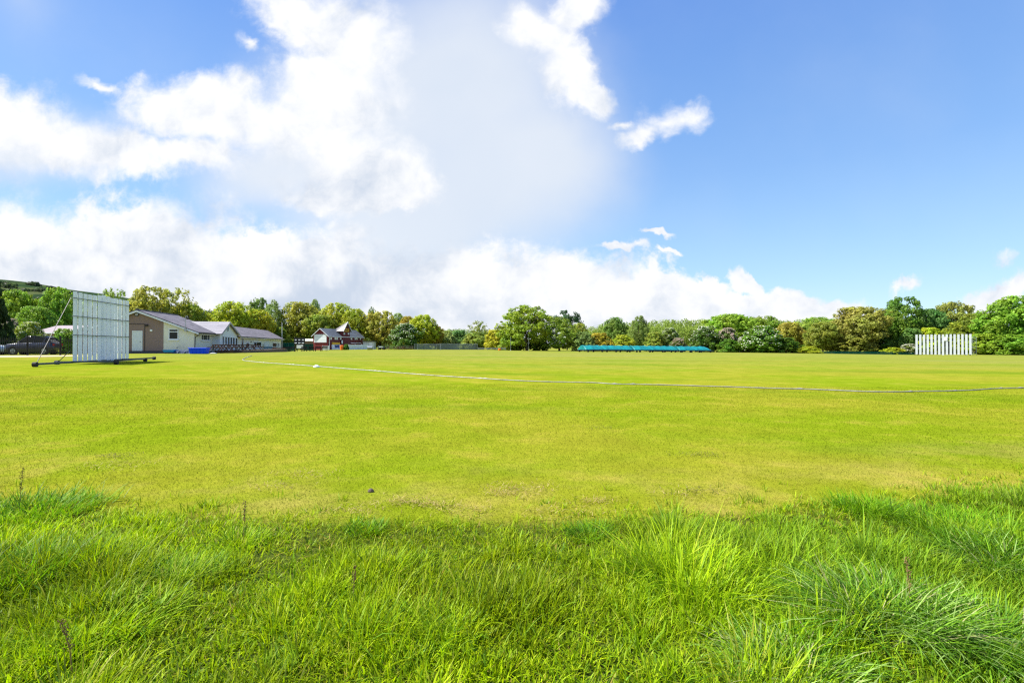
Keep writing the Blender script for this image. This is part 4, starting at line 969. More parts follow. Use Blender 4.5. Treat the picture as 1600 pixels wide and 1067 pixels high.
# fences by the red house
def board_fence(px0, d0, px1, d1, h, label):
    a, b = gp(px0, d0), gp(px1, d1); D = (b - a).xy; Lf = D.length
    r = thing('board_fence', label, 'fence', a, math.atan2(D.y, D.x), 'white fences by the red house'); m = MB(); m.box(0, Lf, -.02, .02, .06, h); m.build('boards', M['white_fence'], r)
    for x in np.linspace(0, Lf, max(2, int(Lf / 1.8) + 1)): m = MB(); m.bar((x, .06, 0), (x, .06, h + .06), .08); m.build('post', M['white_paint'], r)
board_fence(503.5, 110.5, 513.8, 110.5, .98, 'short white fence in front of the red house gable')
board_fence(545.5, 112, 574.5, 118, 1.12, 'long white fence right of the orange bin')
p = gp(534, 110.5); o = thing('litter_bin', 'orange bin standing below the turret of the red house', 'bin', p); m = MB(); m.path([(0, 0, 0), (0, 0, .1), (0, 0, .85)], [.30, .33, .38], 16); m.build('body', M['orange'], o); m = MB(); m.path([(0, 0, .852), (0, 0, .93), (0, 0, 1.02)], [.41, .40, .16], 16); m.build('lid', M['orange'], o)
tree('small green shrub between the orange bin and the long white fence', 'shrub', 'shrub', 541, 538, 9, 111, 'shrub', (.05, .11, .02), group=SG)
p = gp(575.5, 122); o = thing('shed', 'pale grey shed with dark roof edge right of the red house', 'shed', p, R(4)); z0 = zat(534, 122) - p.z; m = MB(); m.box(-1.2, 1.3, 0, 2.4, 0, z0); m.build('wall', M['grey_shed'], o)
m = MB(); m.slab((-1.35, -.2, z0 + .2), (1.45, -.2, z0 + .2), (1.45, 2.6, z0 + .08), (-1.35, 2.6, z0 + .08), .16); m.build('roof', M['plinth'], o); m = MB(); m.box(.2, .9, -.03, -.003, .05, z0 - .25); m.build('door', M['white_fence'], o)
# mower and roller beside the fence
p = gp(578, 112); o = thing('pitch_roller', 'dark pitch roller parked at the end of the long white fence', 'roller', p, R(10)); m = MB(); m.path([(-.55, 0, .42), (.55, 0, .42)], .42, 20); m.build('drum', M['grey_steel'], o)
m = MB(); m.bar((-.62, 0, .42), (-.62, .9, .62), .07); m.bar((.62, 0, .42), (.62, .9, .62), .07); m.bar((-.65, .9, .62), (.65, .9, .62), .07); m.box(-.35, .35, .35, .85, .55, .95); m.build('frame', M['green_paint'], o)
m = MB(); m.path([(-.5, .95, .3), (.5, .95, .3)], .3, 16); m.build('wheel', M['rubber'], o)
p = gp(596.5, 113); o = thing('mower', 'green and white ride on mower right of the pitch roller', 'mower', p, R(-5)); m = MB(); m.box(-.75, .1, -.35, .35, .42, .8); m.box(.1, .75, -.4, .4, .36, .6); m.build('body', M['green_paint'], o, False, .05)
m = MB(); m.box(.2, .62, -.25, .25, .61, .72); m.box(.55, .65, -.25, .25, .72, 1.05); m.build('seat', M['black_plastic'], o); m = MB(); m.box(-.8, -.76, -.3, .3, .45, .78); m.box(-.5, .4, -.45, -.37, .5, .68); m.build('panel', M['white_paint'], o)
for x, r_ in ((-.5, .2), (.5, .28)):
    for y in (-.45, .45): m = MB(); m.path([(x, y - .08, r_), (x, y + .08, r_)], r_, 14); m.build('wheel', M['rubber'], o)
m = MB(); m.bar((-.1, 0, .8), (.05, 0, 1.05), .04); m.path([(.05, -.18, 1.05), (.05, .18, 1.05)], .03, 8); m.build('steering_wheel', M['black_plastic'], o)
# post and rail and benches
def rail_fence(px0, px1, d, h, label, mat='pale_wood', step=2.0):
    a, b = gp(px0, d), gp(px1, d); D = (b - a).xy; Lf = D.length
    r = thing('rail_fence', label, 'fence', a, math.atan2(D.y, D.x)); m = MB()
    for z in (h * .45, h * .9): m.bar((0, 0, z), (Lf, 0, z), .05, .10)
    m.build('rail', M[mat], r)
    for x in np.linspace(0, Lf, max(2, int(Lf / step) + 1)): m = MB(); m.bar((x, .06, 0), (x, .06, h), .09); m.build('post', M[mat], r)
rail_fence(604, 645, 114, .8, 'low wooden rail fence between the mower and the cricket nets')
l = gp(612, 110.5); dup(t0, l, .1, 'picnic table alone near the left end of the rail fence'); l = gp(626, 110.5); dup(t0, l, -.1, 'picnic table in front of the rail fence by the dark rounded bush')
# cricket nets
def net_lane(px0, px1, d, h, label):
    a, b = gp(px0, d), gp(px1, d + 2); D = (b - a).xy; Lf = D.length; r = thing('cricket_net', label, 'net cage', a, math.atan2(D.y, D.x), 'practice net cages')
    for x in np.linspace(0, Lf, max(2, int(Lf / 3) + 1)):
        for y in (0, 3.2): m = MB(); m.bar((x, y, 0), (x, y, h), .06); m.build('post', M['grey_steel'], r)
    m = MB(); n_ = 30; rows = []
    for y in (0, 3.2):
        rows.append([(x, y, h - .06 * (1 - abs(((x / 3) % 1) - .5) * 2) * 2) for x in np.linspace(0, Lf, n_)])
    for rw_ in rows:
        m.add(rw_ + [(p[0], p[1], .05) for p in rw_], [(i, i + 1, n_ + i + 1, n_ + i) for i in range(n_ - 1)])
    m.add(rows[0] + rows[1], [(i, i + 1, n_ + i + 1, n_ + i) for i in range(n_ - 1)])
    m.build('netting', M['net'], r); m = MB()
    for y in (0, 3.2): m.bar((0, y, h), (Lf, y, h), .035)
    m.build('cable', M['grey_steel'], r)
net_lane(652, 688, 113, 1.32, 'grey practice net cage at the left, behind the rail fence end')
net_lane(688.5, 746, 113, 1.40, 'long grey practice net cage in the middle of the far edge')
rail_fence(747, 790, 114, .55, 'low rail between the practice nets and the big oak', 'grey_steel')
p = gp(780.5, 112); o = thing('litter_bin', 'small orange bin on the far edge left of the big oak', 'bin', p); m = MB(); m.path([(0, 0, 0), (0, 0, .38)], [.27, .31], 14); m.build('body', M['orange'], o); m = MB(); m.path([(0, 0, .382), (0, 0, .45)], [.33, .25], 14); m.build('lid', M['orange'], o)
for px, lab in ((798, 'thin grey green post standing left of the big oak trunk'), (826, 'thin grey post in front of the big oak trunk')):
    p = gp(px, 113); o = thing('net_post', lab, 'post', p, 0, 'tall net posts'); m = MB(); m.path([(0, 0, 0), (0, 0, zat(526.5, 113) - p.z)], .033, 8); m.build('pole', M['grey_steel'], o); m = MB(); m.path([(0, 0, 0), (0, 0, .12)], .11, 10); m.build('base', M['grey_shed'], o)
# low dark green windbreak at right
a, b = gp(1282, 105), gp(1428, 101.5); D = (b - a).xy; Lf = D.length
r = thing('windbreak_fence', 'low dark green mesh fence along the field edge below the right hand trees', 'fence', a, math.atan2(D.y, D.x)); m = MB()
n_ = 40; top = [(x, 0, zat(550.6, 104) - a.z + H(a.x + D.x * x / Lf, a.y + D.y * x / Lf) - a.z + .12) for x in np.linspace(0, Lf, n_)]
bot = [(x, 0, H(a.x + D.x * x / Lf, a.y + D.y * x / Lf) - a.z) for x in np.linspace(0, Lf, n_)]
top = [(q[0], 0, q[2] + .52) for q in bot]
m.loft([[(q[0], -.02, q[2]) for q in top] , [(q[0], -.02, q[2]) for q in bot]], False); m.build('mesh', M['green_net'], r)
for i in range(0, n_, 3): m = MB(); m.bar(bot[i], (bot[i][0], 0, top[i][2] + .06), .06); m.build('post', M['green_paint'], r)

# ------------------------------------------------------------------ car park behind the palisade fence
a, b = gp(-130, 45.5), gp(150, 47.5); D = (b - a).xy; Lf = D.length; hh = 1.66
r = thing('palisade_fence', 'black pointed steel palisade fence in front of the parked cars', 'fence', a, math.atan2(D.y, D.x))
gz = lambda x: H(a.x + D.x * x / Lf, a.y + D.y * x / Lf) - a.z
m = MB(); npal = int(Lf / .15)
for i in range(npal):
    x = i * .15; z = gz(x); w = .016
    m.loft([[(x - w, -.008, z + .05), (x + w, -.008, z + .05), (x + w, .008, z + .05), (x - w, .008, z + .05)], [(x - w, -.008, z + hh - .1), (x + w, -.008, z + hh - .1), (x + w, .008, z + hh - .1), (x - w, .008, z + hh - .1)], [(x - .006, -.008, z + hh), (x + .006, -.008, z + hh), (x + .006, .008, z + hh), (x - .006, .008, z + hh)]])
m.build('pales', M['black_metal'], r); m = MB()
for zz in (.28, 1.32): m.loft([[(x, .012, gz(x) + zz), (x, .052, gz(x) + zz), (x, .052, gz(x) + zz + .05), (x, .012, gz(x) + zz + .05)] for x in np.linspace(0, Lf, 20)])
m.build('rail', M['black_metal'], r)
for x in np.arange(.6, Lf, 2.7): m = MB(); m.box(x - .055, x + .055, .056, .16, gz(x) - .1, gz(x) + hh + .12); m.build('post', M['black_metal'], r)

def paint(name, col):
    t = NT(name); rgb = t.n('ShaderNodeRGB'); rgb.outputs[0].default_value = (*col, 1); co = t.n('ShaderNodeTexCoord').outputs['Object']
    c = t.val(rgb.outputs[0], t.lin(t.noise(co, 2.5, 4), .3, .7, .9, 1.1)); return t.out(t.n('ShaderNodeBsdfPrincipled', i_Base_Color=c, i_Roughness=.4, i_Coat_Weight=.7, i_Coat_Roughness=.08, i_Metallic=.0, i_Specular_IOR_Level=.3).outputs[0])
M['navy_paint'] = paint('dark_blue_car_paint', (.008, .014, .036)); M['pale_paint'] = paint('pale_car_paint', (.55, .60, .63))
def make_car(label, mat, loc, rz):
    r = thing('parked_car', label, 'car', loc, rz, 'parked cars')
    # x forward, stations: x, half width low, z low, z belt, half width belt
    st = [(2.36, .62, .42, .66, .60), (2.28, .80, .30, .84, .76), (2.0, .90, .24, .95, .86), (1.3, .93, .22, 1.03, .88), (.85, .93, .22, 1.06, .89), (0, .93, .22, 1.08, .89), (-1.2, .93, .22, 1.10, .88), (-1.9, .92, .26, 1.10, .86), (-2.2, .86, .34, 1.06, .80), (-2.30, .74, .42, .95, .70)]
    rings = []
    for x, wl, zl, zb_, wb in st:
        zm = zl + (zb_ - zl) * .55
        rings.append([(x, -wl * .93, zl), (x, -wl, zl + .12), (x, -wl, zm), (x, -wb, zb_ - .05), (x, -wb * .9, zb_), (x, wb * .9, zb_), (x, wb, zb_ - .05), (x, wl, zm), (x, wl, zl + .12), (x, wl * .93, zl)])
    MB().loft(rings).build('body', M[mat], r, True)
    gl = [(1.02, .78, 1.0, 1.05), (.30, .70, 1.0, 1.56), (-.6, .68, 1.0, 1.61), (-1.5, .66, 1.0, 1.57), (-2.1, .70, 1.0, 1.10)]
    MB().loft([[(x, -.84, z0), (x, -w, z1), (x, w, z1), (x, .84, z0)] for x, w, z0, z1 in gl]).build('window', M['glass'], r)
    MB().loft([[(x, -w, z), (x, -w * .93, z + .05), (x, w * .93, z + .05), (x, w, z)] for x, w, z in ((.42, .69, 1.545), (.2, .71, 1.60), (-.6, .71, 1.63), (-1.4, .69, 1.60), (-1.75, .67, 1.50))]).build('roof', M[mat], r, True)
    m = MB()
    for s in (-1, 1):
        for (xa, za, xb, zb_, w) in ((1.05, 1.05, .36, 1.57, .07), (-.42, 1.08, -.45, 1.60, .07), (-1.35, 1.08, -1.5, 1.58, .16), (-2.1, 1.08, -1.6, 1.54, .10)):
            m.bar((xa, s * .855, za), (xb, s * .695, zb_), .03, w, up=(1, 0, 0))
        m.bar((.35, s * .70, 1.67), (-1.5, s * .68, 1.66), .04, .04)
    m.build('pillar', M[mat], r)
    for s in (-1, 1):
        for x in (1.42, -1.42):
            m = MB(); m.path([(x, s * .78, .36), (x, s * .925, .36)], .43, 22); m.build('wheel_arch', M['black_plastic'], r)
            m = MB(); m.path([(x, s * .70, .34), (x, s * .945, .34)], .345, 22); w = m.build('wheel', M['rubber'], r); m = MB(); m.path([(x, s * .946, .34), (x, s * .955, .34)], .225, 18)
            for k in range(5): an = k * 1.2566; m.bar((x, s * .96, .34), (x + .2 * math.cos(an), s * .96, .34 + .2 * math.sin(an)), .05, .02)
            m.build('rim', M['grey_steel'], w)
        m = MB(); m.loft([[(2.30, s * .42, .70), (2.31, s * .42, .82), (2.16, s * .80, .86), (2.18, s * .82, .72)], [(2.36, s * .42, .71), (2.36, s * .42, .80), (2.24, s * .80, .85), (2.25, s * .82, .74)]]); m.build('headlight', M['white_upvc'], r)
        m = MB(); m.box(-2.31, -2.2, s * .74 - .10, s * .74 + .10, .8, 1.0); m.build('tail_light', plain('red_lens', (.35, .01, .01), .2) if 'red_lens' not in bpy.data.materials else bpy.data.materials['red_lens'], r)
        m = MB(); m.box(.72, .92, s * .98 - .09, s * .98 + .09, 1.06, 1.20); m.build('mirror', M[mat], r, False, .02)
        for x in (.35, -.75): m = MB(); m.box(x - .12, x + .12, s * .932 - .012, s * .932 + .012, .90, .93); m.build('handle', M['grey_steel'], r)
    return r
p = gp(53, 50.5); make_car('dark blue estate car parked nearly side on behind the palisade fence', 'navy_paint', p, R(180 + 17)).scale = (.86, .95, 1.1)
p = gp(-34, 50.3); make_car('pale car cut off by the left edge of the picture', 'pale_paint', p, R(-6))
# low house behind
p = gp(82, 64); o = thing('bungalow', 'low house with a pink tiled roof behind the dark blue car', 'house', p, R(-14)); ze_ = zat(519.5, 64) - p.z; zr_ = zat(508.5, 66.5) - p.z; m = MB(); m.box(-2.6, 2.4, 0, 5, -.2, ze_ + .1); m.build('wall', M['roughcast'], o)
m = MB(); m.slab((-3, -.45, ze_), (2.8, -.45, ze_), (2.8, 2.5, zr_), (-3, 2.5, zr_), .12); m.slab((-3, 5.45, ze_), (2.8, 5.45, ze_), (2.8, 2.5, zr_ - .002), (-3, 2.5, zr_ - .002), .12)
m.build('roof', M['far_roof'], o); m = MB(); m.box(-3, 2.8, -.50, -.46, ze_ - .15, ze_ + .0); m.build('fascia', M['white_paint'], o); window(o, 'y', -.8, .6, .9, ze_ - .5, 0)

# ------------------------------------------------------------------ grass
def blade_mesh(name, base, ang, h, w, lean, curl, tint, segs, mat, fold=1.6):
    n = len(base); d = np.stack([np.cos(ang), np.sin(ang), np.zeros(n)], 1); fa = ang + np.pi / 2 + RNG.normal(0, .5, n); sd = np.stack([np.cos(fa), np.sin(fa), np.zeros(n)], 1)
    vs = []
    tt = np.linspace(0, 1, segs + 1)
    for t_ in tt:
        out_ = (lean * t_ + curl * t_ ** fold) * h; up = h * (t_ - .55 * curl * t_ ** 2.6)
        c = base + d * out_[:, None] + np.array([0, 0, 1.]) * up[:, None]
        if t_ < 1:
            ww = (w * (1 - .55 * t_ ** 1.5) * .5)[:, None]; vs += [c - sd * ww, c + sd * ww]
        else: vs.append(c)
    V = np.stack(vs, 1); k = V.shape[1]; fs = []
    for s in range(segs - 1): q = 2 * s; fs += [(q, q + 1, q + 3), (q, q + 3, q + 2)]
    q = 2 * (segs - 1); fs.append((q, q + 1, q + 2)); fs = np.array(fs)
    Fc = (np.arange(n)[:, None, None] * k + fs[None]).reshape(-1, 3)
    tn = np.repeat(tint[:, None, :], k, 1)
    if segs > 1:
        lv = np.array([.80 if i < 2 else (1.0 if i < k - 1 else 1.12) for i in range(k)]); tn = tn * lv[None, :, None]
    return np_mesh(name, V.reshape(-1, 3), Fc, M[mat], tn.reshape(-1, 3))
def pick(n, cols, p): return np.array(cols)[RNG.choice(len(cols), n, p=p)]
BL = [(.265, .410, .003), (.350, .465, .003), (.155, .310, .005), (.370, .445, .010), (.40, .32, .06), (.12, .26, .03)]
# tufts all over the long grass
N = 5600; 
def belt(n):
    """points over the long grass: dense where the picture looks, thinner in the margin round it"""
    y1 = RNG.uniform(1.25, 8.2, n); x1 = RNG.uniform(-1, 1, n) * (y1 * 1.12 + .6)
    y2 = RNG.uniform(-2.0, 8.2, n); x2 = RNG.uniform(-1, 1, n) * (np.maximum(y2, 1.) * 1.12 + 4.5); o2 = (np.abs(x2) > y2 * 1.12 + .6) | (y2 < 1.25)
    return np.concatenate([x1, x2[o2]]), np.concatenate([y1, y2[o2]])
x, y = belt(N * 2)
keep = (y < edge_y(x) + RNG.normal(0, .26, len(x)) - .02) & (RNG.random(len(x)) < .35 + .65 * np.clip(3.2 / y, 0, 1)); HOLES = [(ray_ground(a_, b_), r_) for a_, b_, r_ in ((1385, 1000, .17), (1050, 915, .10), (862, 905, .08), (290, 915, .10), (648, 985, .09), (1560, 930, .12), (455, 905, .07), (1130, 870, .07), (30, 900, .10), (760, 860, .06), (930, 845, .06))]
def hole(px_, py_): return np.any([np.hypot(px_ - h_.x, (py_ - h_.y) * 1.2) < r_ for h_, r_ in HOLES], axis=0)
keep &= ~hole(x, y) | (RNG.random(len(x)) < .10)
x, y = x[keep], y[keep]; N = len(x)
lush = fbm(x * .55 + 20, y * .55 + 20, 3, 3); fine = fbm(x * 1.7 + 9, y * 1.7 + 5, 3, 8)
rim = np.clip((edge_y(x) - y) / .9, 0, 1)
rightness = np.clip((x - .2) / 2.2, 0, 1); leftness = np.clip((-x - 2.0) / 2.5, 0, 1)
clump = fbm(x * 2.6 + 40, y * 2.2 + 17, 2, 21); hT = .66 * (.070 + .10 * np.clip((lush - .3) * 2.2, 0, 1) * (.5 + fine) + .20 * np.clip((clump - .36) * 3.2, 0, 1) * (.4 + .8 * lush)) * (.45 + .55 * rim) * (1 + .25 * rightness + .30 * leftness) * np.where(RNG.random(N) < .13, RNG.uniform(1.3, 1.9, N), 1.0)
nb = np.clip(RNG.normal(33, 6, N) * (.75 + .6 * np.clip((clump - .3) * 2.5, 0, 1)), 8, 55).astype(int)
idx = np.repeat(np.arange(N), nb); m_ = len(idx); sp = .055 + .25 * hT[idx]
ang = RNG.uniform(0, 2 * np.pi, m_); rr_ = np.abs(RNG.normal(0, 1, m_)) * sp
bx_, by_ = x[idx] + rr_ * np.cos(ang), y[idx] + rr_ * np.sin(ang)
base = np.stack([bx_, by_, Hn(bx_, by_) - .01], 1); h = hT[idx] * RNG.uniform(.55, 1.35, m_)
tpick = pick(N, BL, [.34, .32, .13, .13, .02, .06])[idx]; own = pick(m_, BL, [.32, .32, .15, .14, .04, .03]); patch = fbm(x * .9 + 3, y * .9 + 31, 3, 33); tint = (.55 * tpick + .45 * own) * RNG.uniform(.8, 1.2, (m_, 1)) * (.62 + .72 * np.clip((patch - .27) * 2.1, 0, 1))[idx][:, None]
cool = (.35 * rightness[idx])[:, None]; tint = tint * (1 - cool) + cool * np.array([.150, .340, .022]) * RNG.uniform(.8, 1.25, (m_, 1))
lean = np.clip(RNG.normal(.14, .15, m_) + rr_ * 1.7, -.1, .8); curl = np.clip(RNG.gamma(2., .17, m_), 0, 1.1)
parts = [(base, ang, h, RNG.uniform(.0046, .0102, m_), lean, curl, tint)]
# lower matted growth that hides the soil
n = 34000; xx, yy = belt(int(n * 1.6)); k = (yy < edge_y(xx) + RNG.normal(0, .12, len(xx))) & (~hole(xx, yy) | (RNG.random(len(xx)) < .25)); xx, yy = xx[k], yy[k]; n = len(xx)
an = RNG.uniform(0, 6.283, n); tn = pick(n, BL, [.30, .30, .16, .16, .06, .02]) * RNG.uniform(.7, 1.1, (n, 1))
parts.append((np.stack([xx, yy, Hn(xx, yy) - .01], 1), an, RNG.uniform(.03, .085, n), RNG.uniform(.006, .011, n), RNG.normal(.5, .3, n), np.clip(RNG.gamma(2, .3, n), 0, 1.2), tn))
n = 5200; xx = RNG.uniform(-7.5, 7.5, n); g = RNG.exponential(.28, n); yy = edge_y(xx) + g * (.4 + 1.2 * fbm(xx * 1.3 + 50, xx * 0 + 4, 3, 12)) - .15
cl_n = RNG.integers(6, 16, 420); ci = np.repeat(RNG.choice(n, 420, replace=False), cl_n); m2 = len(ci); bx2 = xx[ci] + RNG.normal(0, .045, m2); by2 = yy[ci] + RNG.normal(0, .045, m2)
parts.append((np.stack([bx2, by2, Hn(bx2, by2) - .01], 1), RNG.uniform(0, 6.283, m2), RNG.uniform(.04, .12, m2), RNG.uniform(.005, .009, m2), RNG.normal(.25, .2, m2), np.clip(RNG.gamma(2, .2, m2), 0, 1.1), pick(m2, BL, [.35, .35, .14, .1, .04, .02]) * RNG.uniform(.7, 1.1, (m2, 1))))
def merge(parts): return [np.concatenate([p[i] for p in parts]) for i in range(7)]
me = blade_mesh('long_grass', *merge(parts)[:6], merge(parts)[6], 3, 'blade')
tag(link(bpy.data.objects.new('long_grass', me)), 'uncut bright green long grass filling the foreground', 'grass', kind='stuff')

# the tussocks that stand out
def tussock(px, py, h, rad, nblades, label, cols, pr, droop=.45, wid=(.0045, .0095), gap=None):
    p = ray_ground(px, py); n = nblades; ang = RNG.uniform(0, 6.283, n)
    if gap is not None:                                           # a tuft fallen open on one side
        ang = ang[(np.abs((ang - gap + np.pi) % (2 * np.pi) - np.pi) > .85) | (RNG.random(n) < .12)]; n = len(ang)
    rr = np.sqrt(RNG.random(n)) * rad; bx, by = rr * np.cos(ang + RNG.normal(0, .5, n)), rr * np.sin(ang); ang = ang + RNG.normal(0, .75, n)
    base = np.stack([bx, by, np.full(n, -.015)], 1); hh = h * RNG.uniform(.4, 1.2, n)
    tint = pick(n, cols, pr) * RNG.uniform(.75, 1.25, (n, 1))
    me = blade_mesh('tussock', base, ang, hh, RNG.uniform(*wid, n), np.clip(RNG.normal(.22, .14, n) + rr / rad * .45, 0, 1.1), np.clip(RNG.gamma(2.5, droop / 2.5, n), 0, 1.25), tint, 5, 'blade')
    o = link(bpy.data.objects.new('grass_tussock', me)); o.location = p; return tag(o, label, 'grass tussock', 'grass tussocks in the long grass')
CG = [(.085, .21, .009), (.16, .31, .014), (.28, .42, .10), (.42, .41, .18)]; WG = [(.22, .37, .004), (.29, .42, .005), (.11, .25, .008), (.36, .36, .05)]; DK = [(.11, .27, .004), (.17, .33, .004), (.06, .17, .006), (.26, .35, .02)]
tussock(1385, 985, .30, .27, 1700, 'largest tussock, with long arching blades and a dark shaded heart, lower right', CG, [.42, .30, .20, .08], .8, gap=4.3)
tussock(1545, 1020, .24, .26, 1100, 'cool green tussock in the lower right corner beside the largest tussock', CG, [.4, .36, .2, .04], .65)
tussock(1240, 1062, .18, .24, 1000, 'pale bladed tussock leaning left of the largest tussock', CG, [.25, .35, .3, .1], .8)
tussock(1570, 880, .20, .34, 1200, 'blue green tussock by the right edge above the corner tussock', CG, [.5, .32, .15, .03], .7)
tussock(1350, 800, .17, .26, 800, 'upright green tussock on the edge of the mown turf at right', DK, [.35, .45, .15, .05], .35)
tussock(1500, 830, .17, .5, 1500, 'wide green tussock along the turf edge near the right side', DK, [.3, .5, .15, .05], .4)
tussock(1040, 905, .17, .22, 1000, 'dark fine bladed tussock right of the middle', DK, [.25, .2, .5, .05], .45, (.0035, .007), gap=5.6)
tussock(920, 838, .11, .2, 700, 'small dark tussock on the turf edge right of the middle', DK, [.35, .3, .3, .05], .4, (.0035, .007))
tussock(265, 915, .15, .32, 1500, 'broad leaning tussock with a dark right side at left', WG, [.35, .25, .35, .05], .5, (.0035, .007), gap=5.8)
tussock(170, 985, .16, .3, 1000, 'yellow green tussock below the broad leaning tussock at left', WG, [.35, .4, .18, .07], .5)
tussock(40, 905, .22, .34, 1000, 'tall coarse tussock at the left edge', DK, [.4, .4, .15, .05], .45)
tussock(60, 800, .17, .5, 1200, 'tall tussock on the turf edge by the left side', DK, [.3, .5, .15, .05], .4)
tussock(375, 850, .12, .2, 400, 'small upright tussock left of the middle on the turf edge', WG, [.35, .4, .2, .05], .35)
tussock(680, 985, .14, .22, 700, 'low yellow green tussock at the bottom middle', WG, [.35, .35, .25, .05], .5)
tussock(570, 830, .09, .16, 400, 'tiny dark tussock on the turf edge at centre left', DK, [.3, .4, .25, .05], .35)

# seed stalks and dandelions
M['stalk'] = plain('reddish_stalk', (.20, .12, .045), .7, var=.3); M['flower'] = plain('yellow_petals', (.80, .50, .005), .6)
def stalk(px, py, h, label, lean=.1, dark=True):
    p = ray_ground(px, py); r = thing('seed_stalk', label, 'seed stalk', p, random.uniform(0, 6), 'tall seed stalks'); m = MB()
    m.path([(0, 0, 0), (lean * .3 * h, 0, h * .5), (lean * h, 0, h)], [.003, .0026, .0015], 5); m.build('stem', M['stalk'], r); m = MB(); rr = random.Random(px)
    for k in range(60):
        s = rr.uniform(.5, 1.02); x, y, z = lean * h * s * s + rr.gauss(0, .008), rr.gauss(0, .008), h * s; a = .0032
        m.add([(x - a, y, z), (x, y - a, z), (x + a, y, z), (x, y + a, z), (x, y, z + 2 * a), (x, y, z - 2 * a)], [(0, 1, 4), (1, 2, 4), (2, 3, 4), (3, 0, 4), (1, 0, 5), (2, 1, 5), (3, 2, 5), (0, 3, 5)])
    m.build('seed_head', M['stalk'], r)
stalk(33, 800, .42, 'tall dark seed stalk standing at the left edge of the turf', .06); stalk(382, 845, .34, 'thin seed stalk by the small upright tussock left of the middle', .1); stalk(553, 950, .26, 'short dark seed stalk near the bottom, left of the middle', .05)
stalk(1420, 960, .34, 'pale seed stalk rising out of the largest tussock', .05)
stalk(118, 1060, .30, 'bent dark seed stalk in the lower left corner', -.15); 
def dandelion(px, py, d, label):
    x, z = (px - 800) / F * d, zat(py, d); r = thing('dandelion', label, 'flower', (x, d, H(x, d)), 0, 'yellow dandelions'); hz = z - H(x, d); m = MB(); m.path([(0, 0, 0), (.01, 0, hz)], .003, 5); m.build('stem', plain('dandelion_stem', (.12, .2, .03)), r); m = MB()
    for rg, nn, tl in ((.021, 18, .004), (.014, 12, .010), (.007, 8, .014)):
        for k in range(nn):
            a = 6.283 * k / nn; c_, s_ = math.cos(a), math.sin(a); m.add([(.01, 0, hz), (.01 + rg * c_ - .003 * s_, rg * s_ + .003 * c_, hz + tl), (.01 + rg * 1.1 * c_, rg * 1.1 * s_, hz + tl), (.01 + rg * c_ + .003 * s_, rg * s_ - .003 * c_, hz + tl)], [(0, 1, 2, 3)])
    m.build('petals', M['flower'], r)
dandelion(5, 1050, 2.75, 'yellow dandelion at the lower left edge'); dandelion(153, 1024, 2.85, 'yellow dandelion right of the one at the lower left edge'); dandelion(262, 1035, 2.9, 'yellow dandelion farthest right of the three at lower left')
# clod and dry clippings
o = MB().loft([[(r_ * math.cos(a) * 1.2, r_ * math.sin(a), z) for a in np.linspace(0, 6.283, 9, False)] for z, r_ in ((-.01, .024), (.01, .03), (.028, .022), (.04, .006))]).build('clod', M['deck'], None, False); o.location = ray_ground(580, 768); tag(o, 'small dark clod of earth on the turf left of the dry clippings', 'clod')
cl = []
for px, py, s, n in ((636, 786, .16, 420), (672, 790, .12, 260), (815, 764, .2, 420), (795, 772, .14, 260), (180, 728, .25, 300), (480, 742, .18, 260), (930, 785, .14, 260), (1075, 770, .2, 220), (550, 798, .15, 260), (730, 798, .16, 260), (430, 760, .2, 200), (880, 800, .2, 260)):
    p = ray_ground(px, py); n = int(n * .55); bx = p.x + RNG.normal(0, s * 1.15, n); by = p.y + RNG.normal(0, s * .6, n)
    cl.append((np.stack([bx, by, Hn(bx, by) + RNG.uniform(.008, .03, n)], 1), RNG.uniform(0, 6.283, n), RNG.uniform(.015, .04, n), RNG.uniform(.004, .007, n), np.full(n, 1.1), np.full(n, .9), pick(n, [(.50, .40, .17), (.42, .30, .10), (.32, .27, .06)], [.4, .35, .25])))
for px, py, s, n in ((1092, 712, .20, 130), (935, 669, .28, 110), (185, 713, .18, 80), (1100, 768, .16, 60)):
    p = ray_ground(px, py); bx = p.x + RNG.normal(0, s, n); by = p.y + RNG.normal(0, s * .5, n)
    cl.append((np.stack([bx, by, Hn(bx, by) + RNG.uniform(.012, .03, n)], 1), RNG.uniform(0, 6.283, n), RNG.uniform(.015, .04, n), RNG.uniform(.005, .009, n), np.full(n, 1.1), np.full(n, .9), pick(n, [(.15, .12, .04), (.22, .18, .06), (.12, .16, .02)], [.4, .3, .3])))
me = blade_mesh('dry_clippings', *merge(cl)[:6], merge(cl)[6], 2, 'blade'); tag(link(bpy.data.objects.new('dry_clippings', me)), 'scattered straw coloured and brown clippings on the mown turf', 'clippings', kind='stuff')
# short mown grass near the camera
n = 380000; u = RNG.random(n); y = 4.0 + 16 * u ** 1.55; x = RNG.uniform(-1, 1, n) * (y * 1.06 + 1.8); k = y > edge_y(x) - .5; x, y = x[k], y[k]; n = len(x)
sc = np.clip(y / 6, .9, 2.4); tn = RNG.normal(1.15, .16, (n, 1)) * np.array([[1.0, 1.04, 1.0]]); tn[RNG.random(n) < .05] = (1.4, 1.12, 2.2); tn[RNG.random(n) < .07] *= .72
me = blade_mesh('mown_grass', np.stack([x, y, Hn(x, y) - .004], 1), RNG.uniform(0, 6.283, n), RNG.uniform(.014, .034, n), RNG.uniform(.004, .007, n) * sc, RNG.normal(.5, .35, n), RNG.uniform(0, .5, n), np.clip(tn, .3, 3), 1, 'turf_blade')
tag(link(bpy.data.objects.new('mown_grass', me)), 'short mown yellow green turf between long grass and boundary rope', 'grass', kind='stuff')

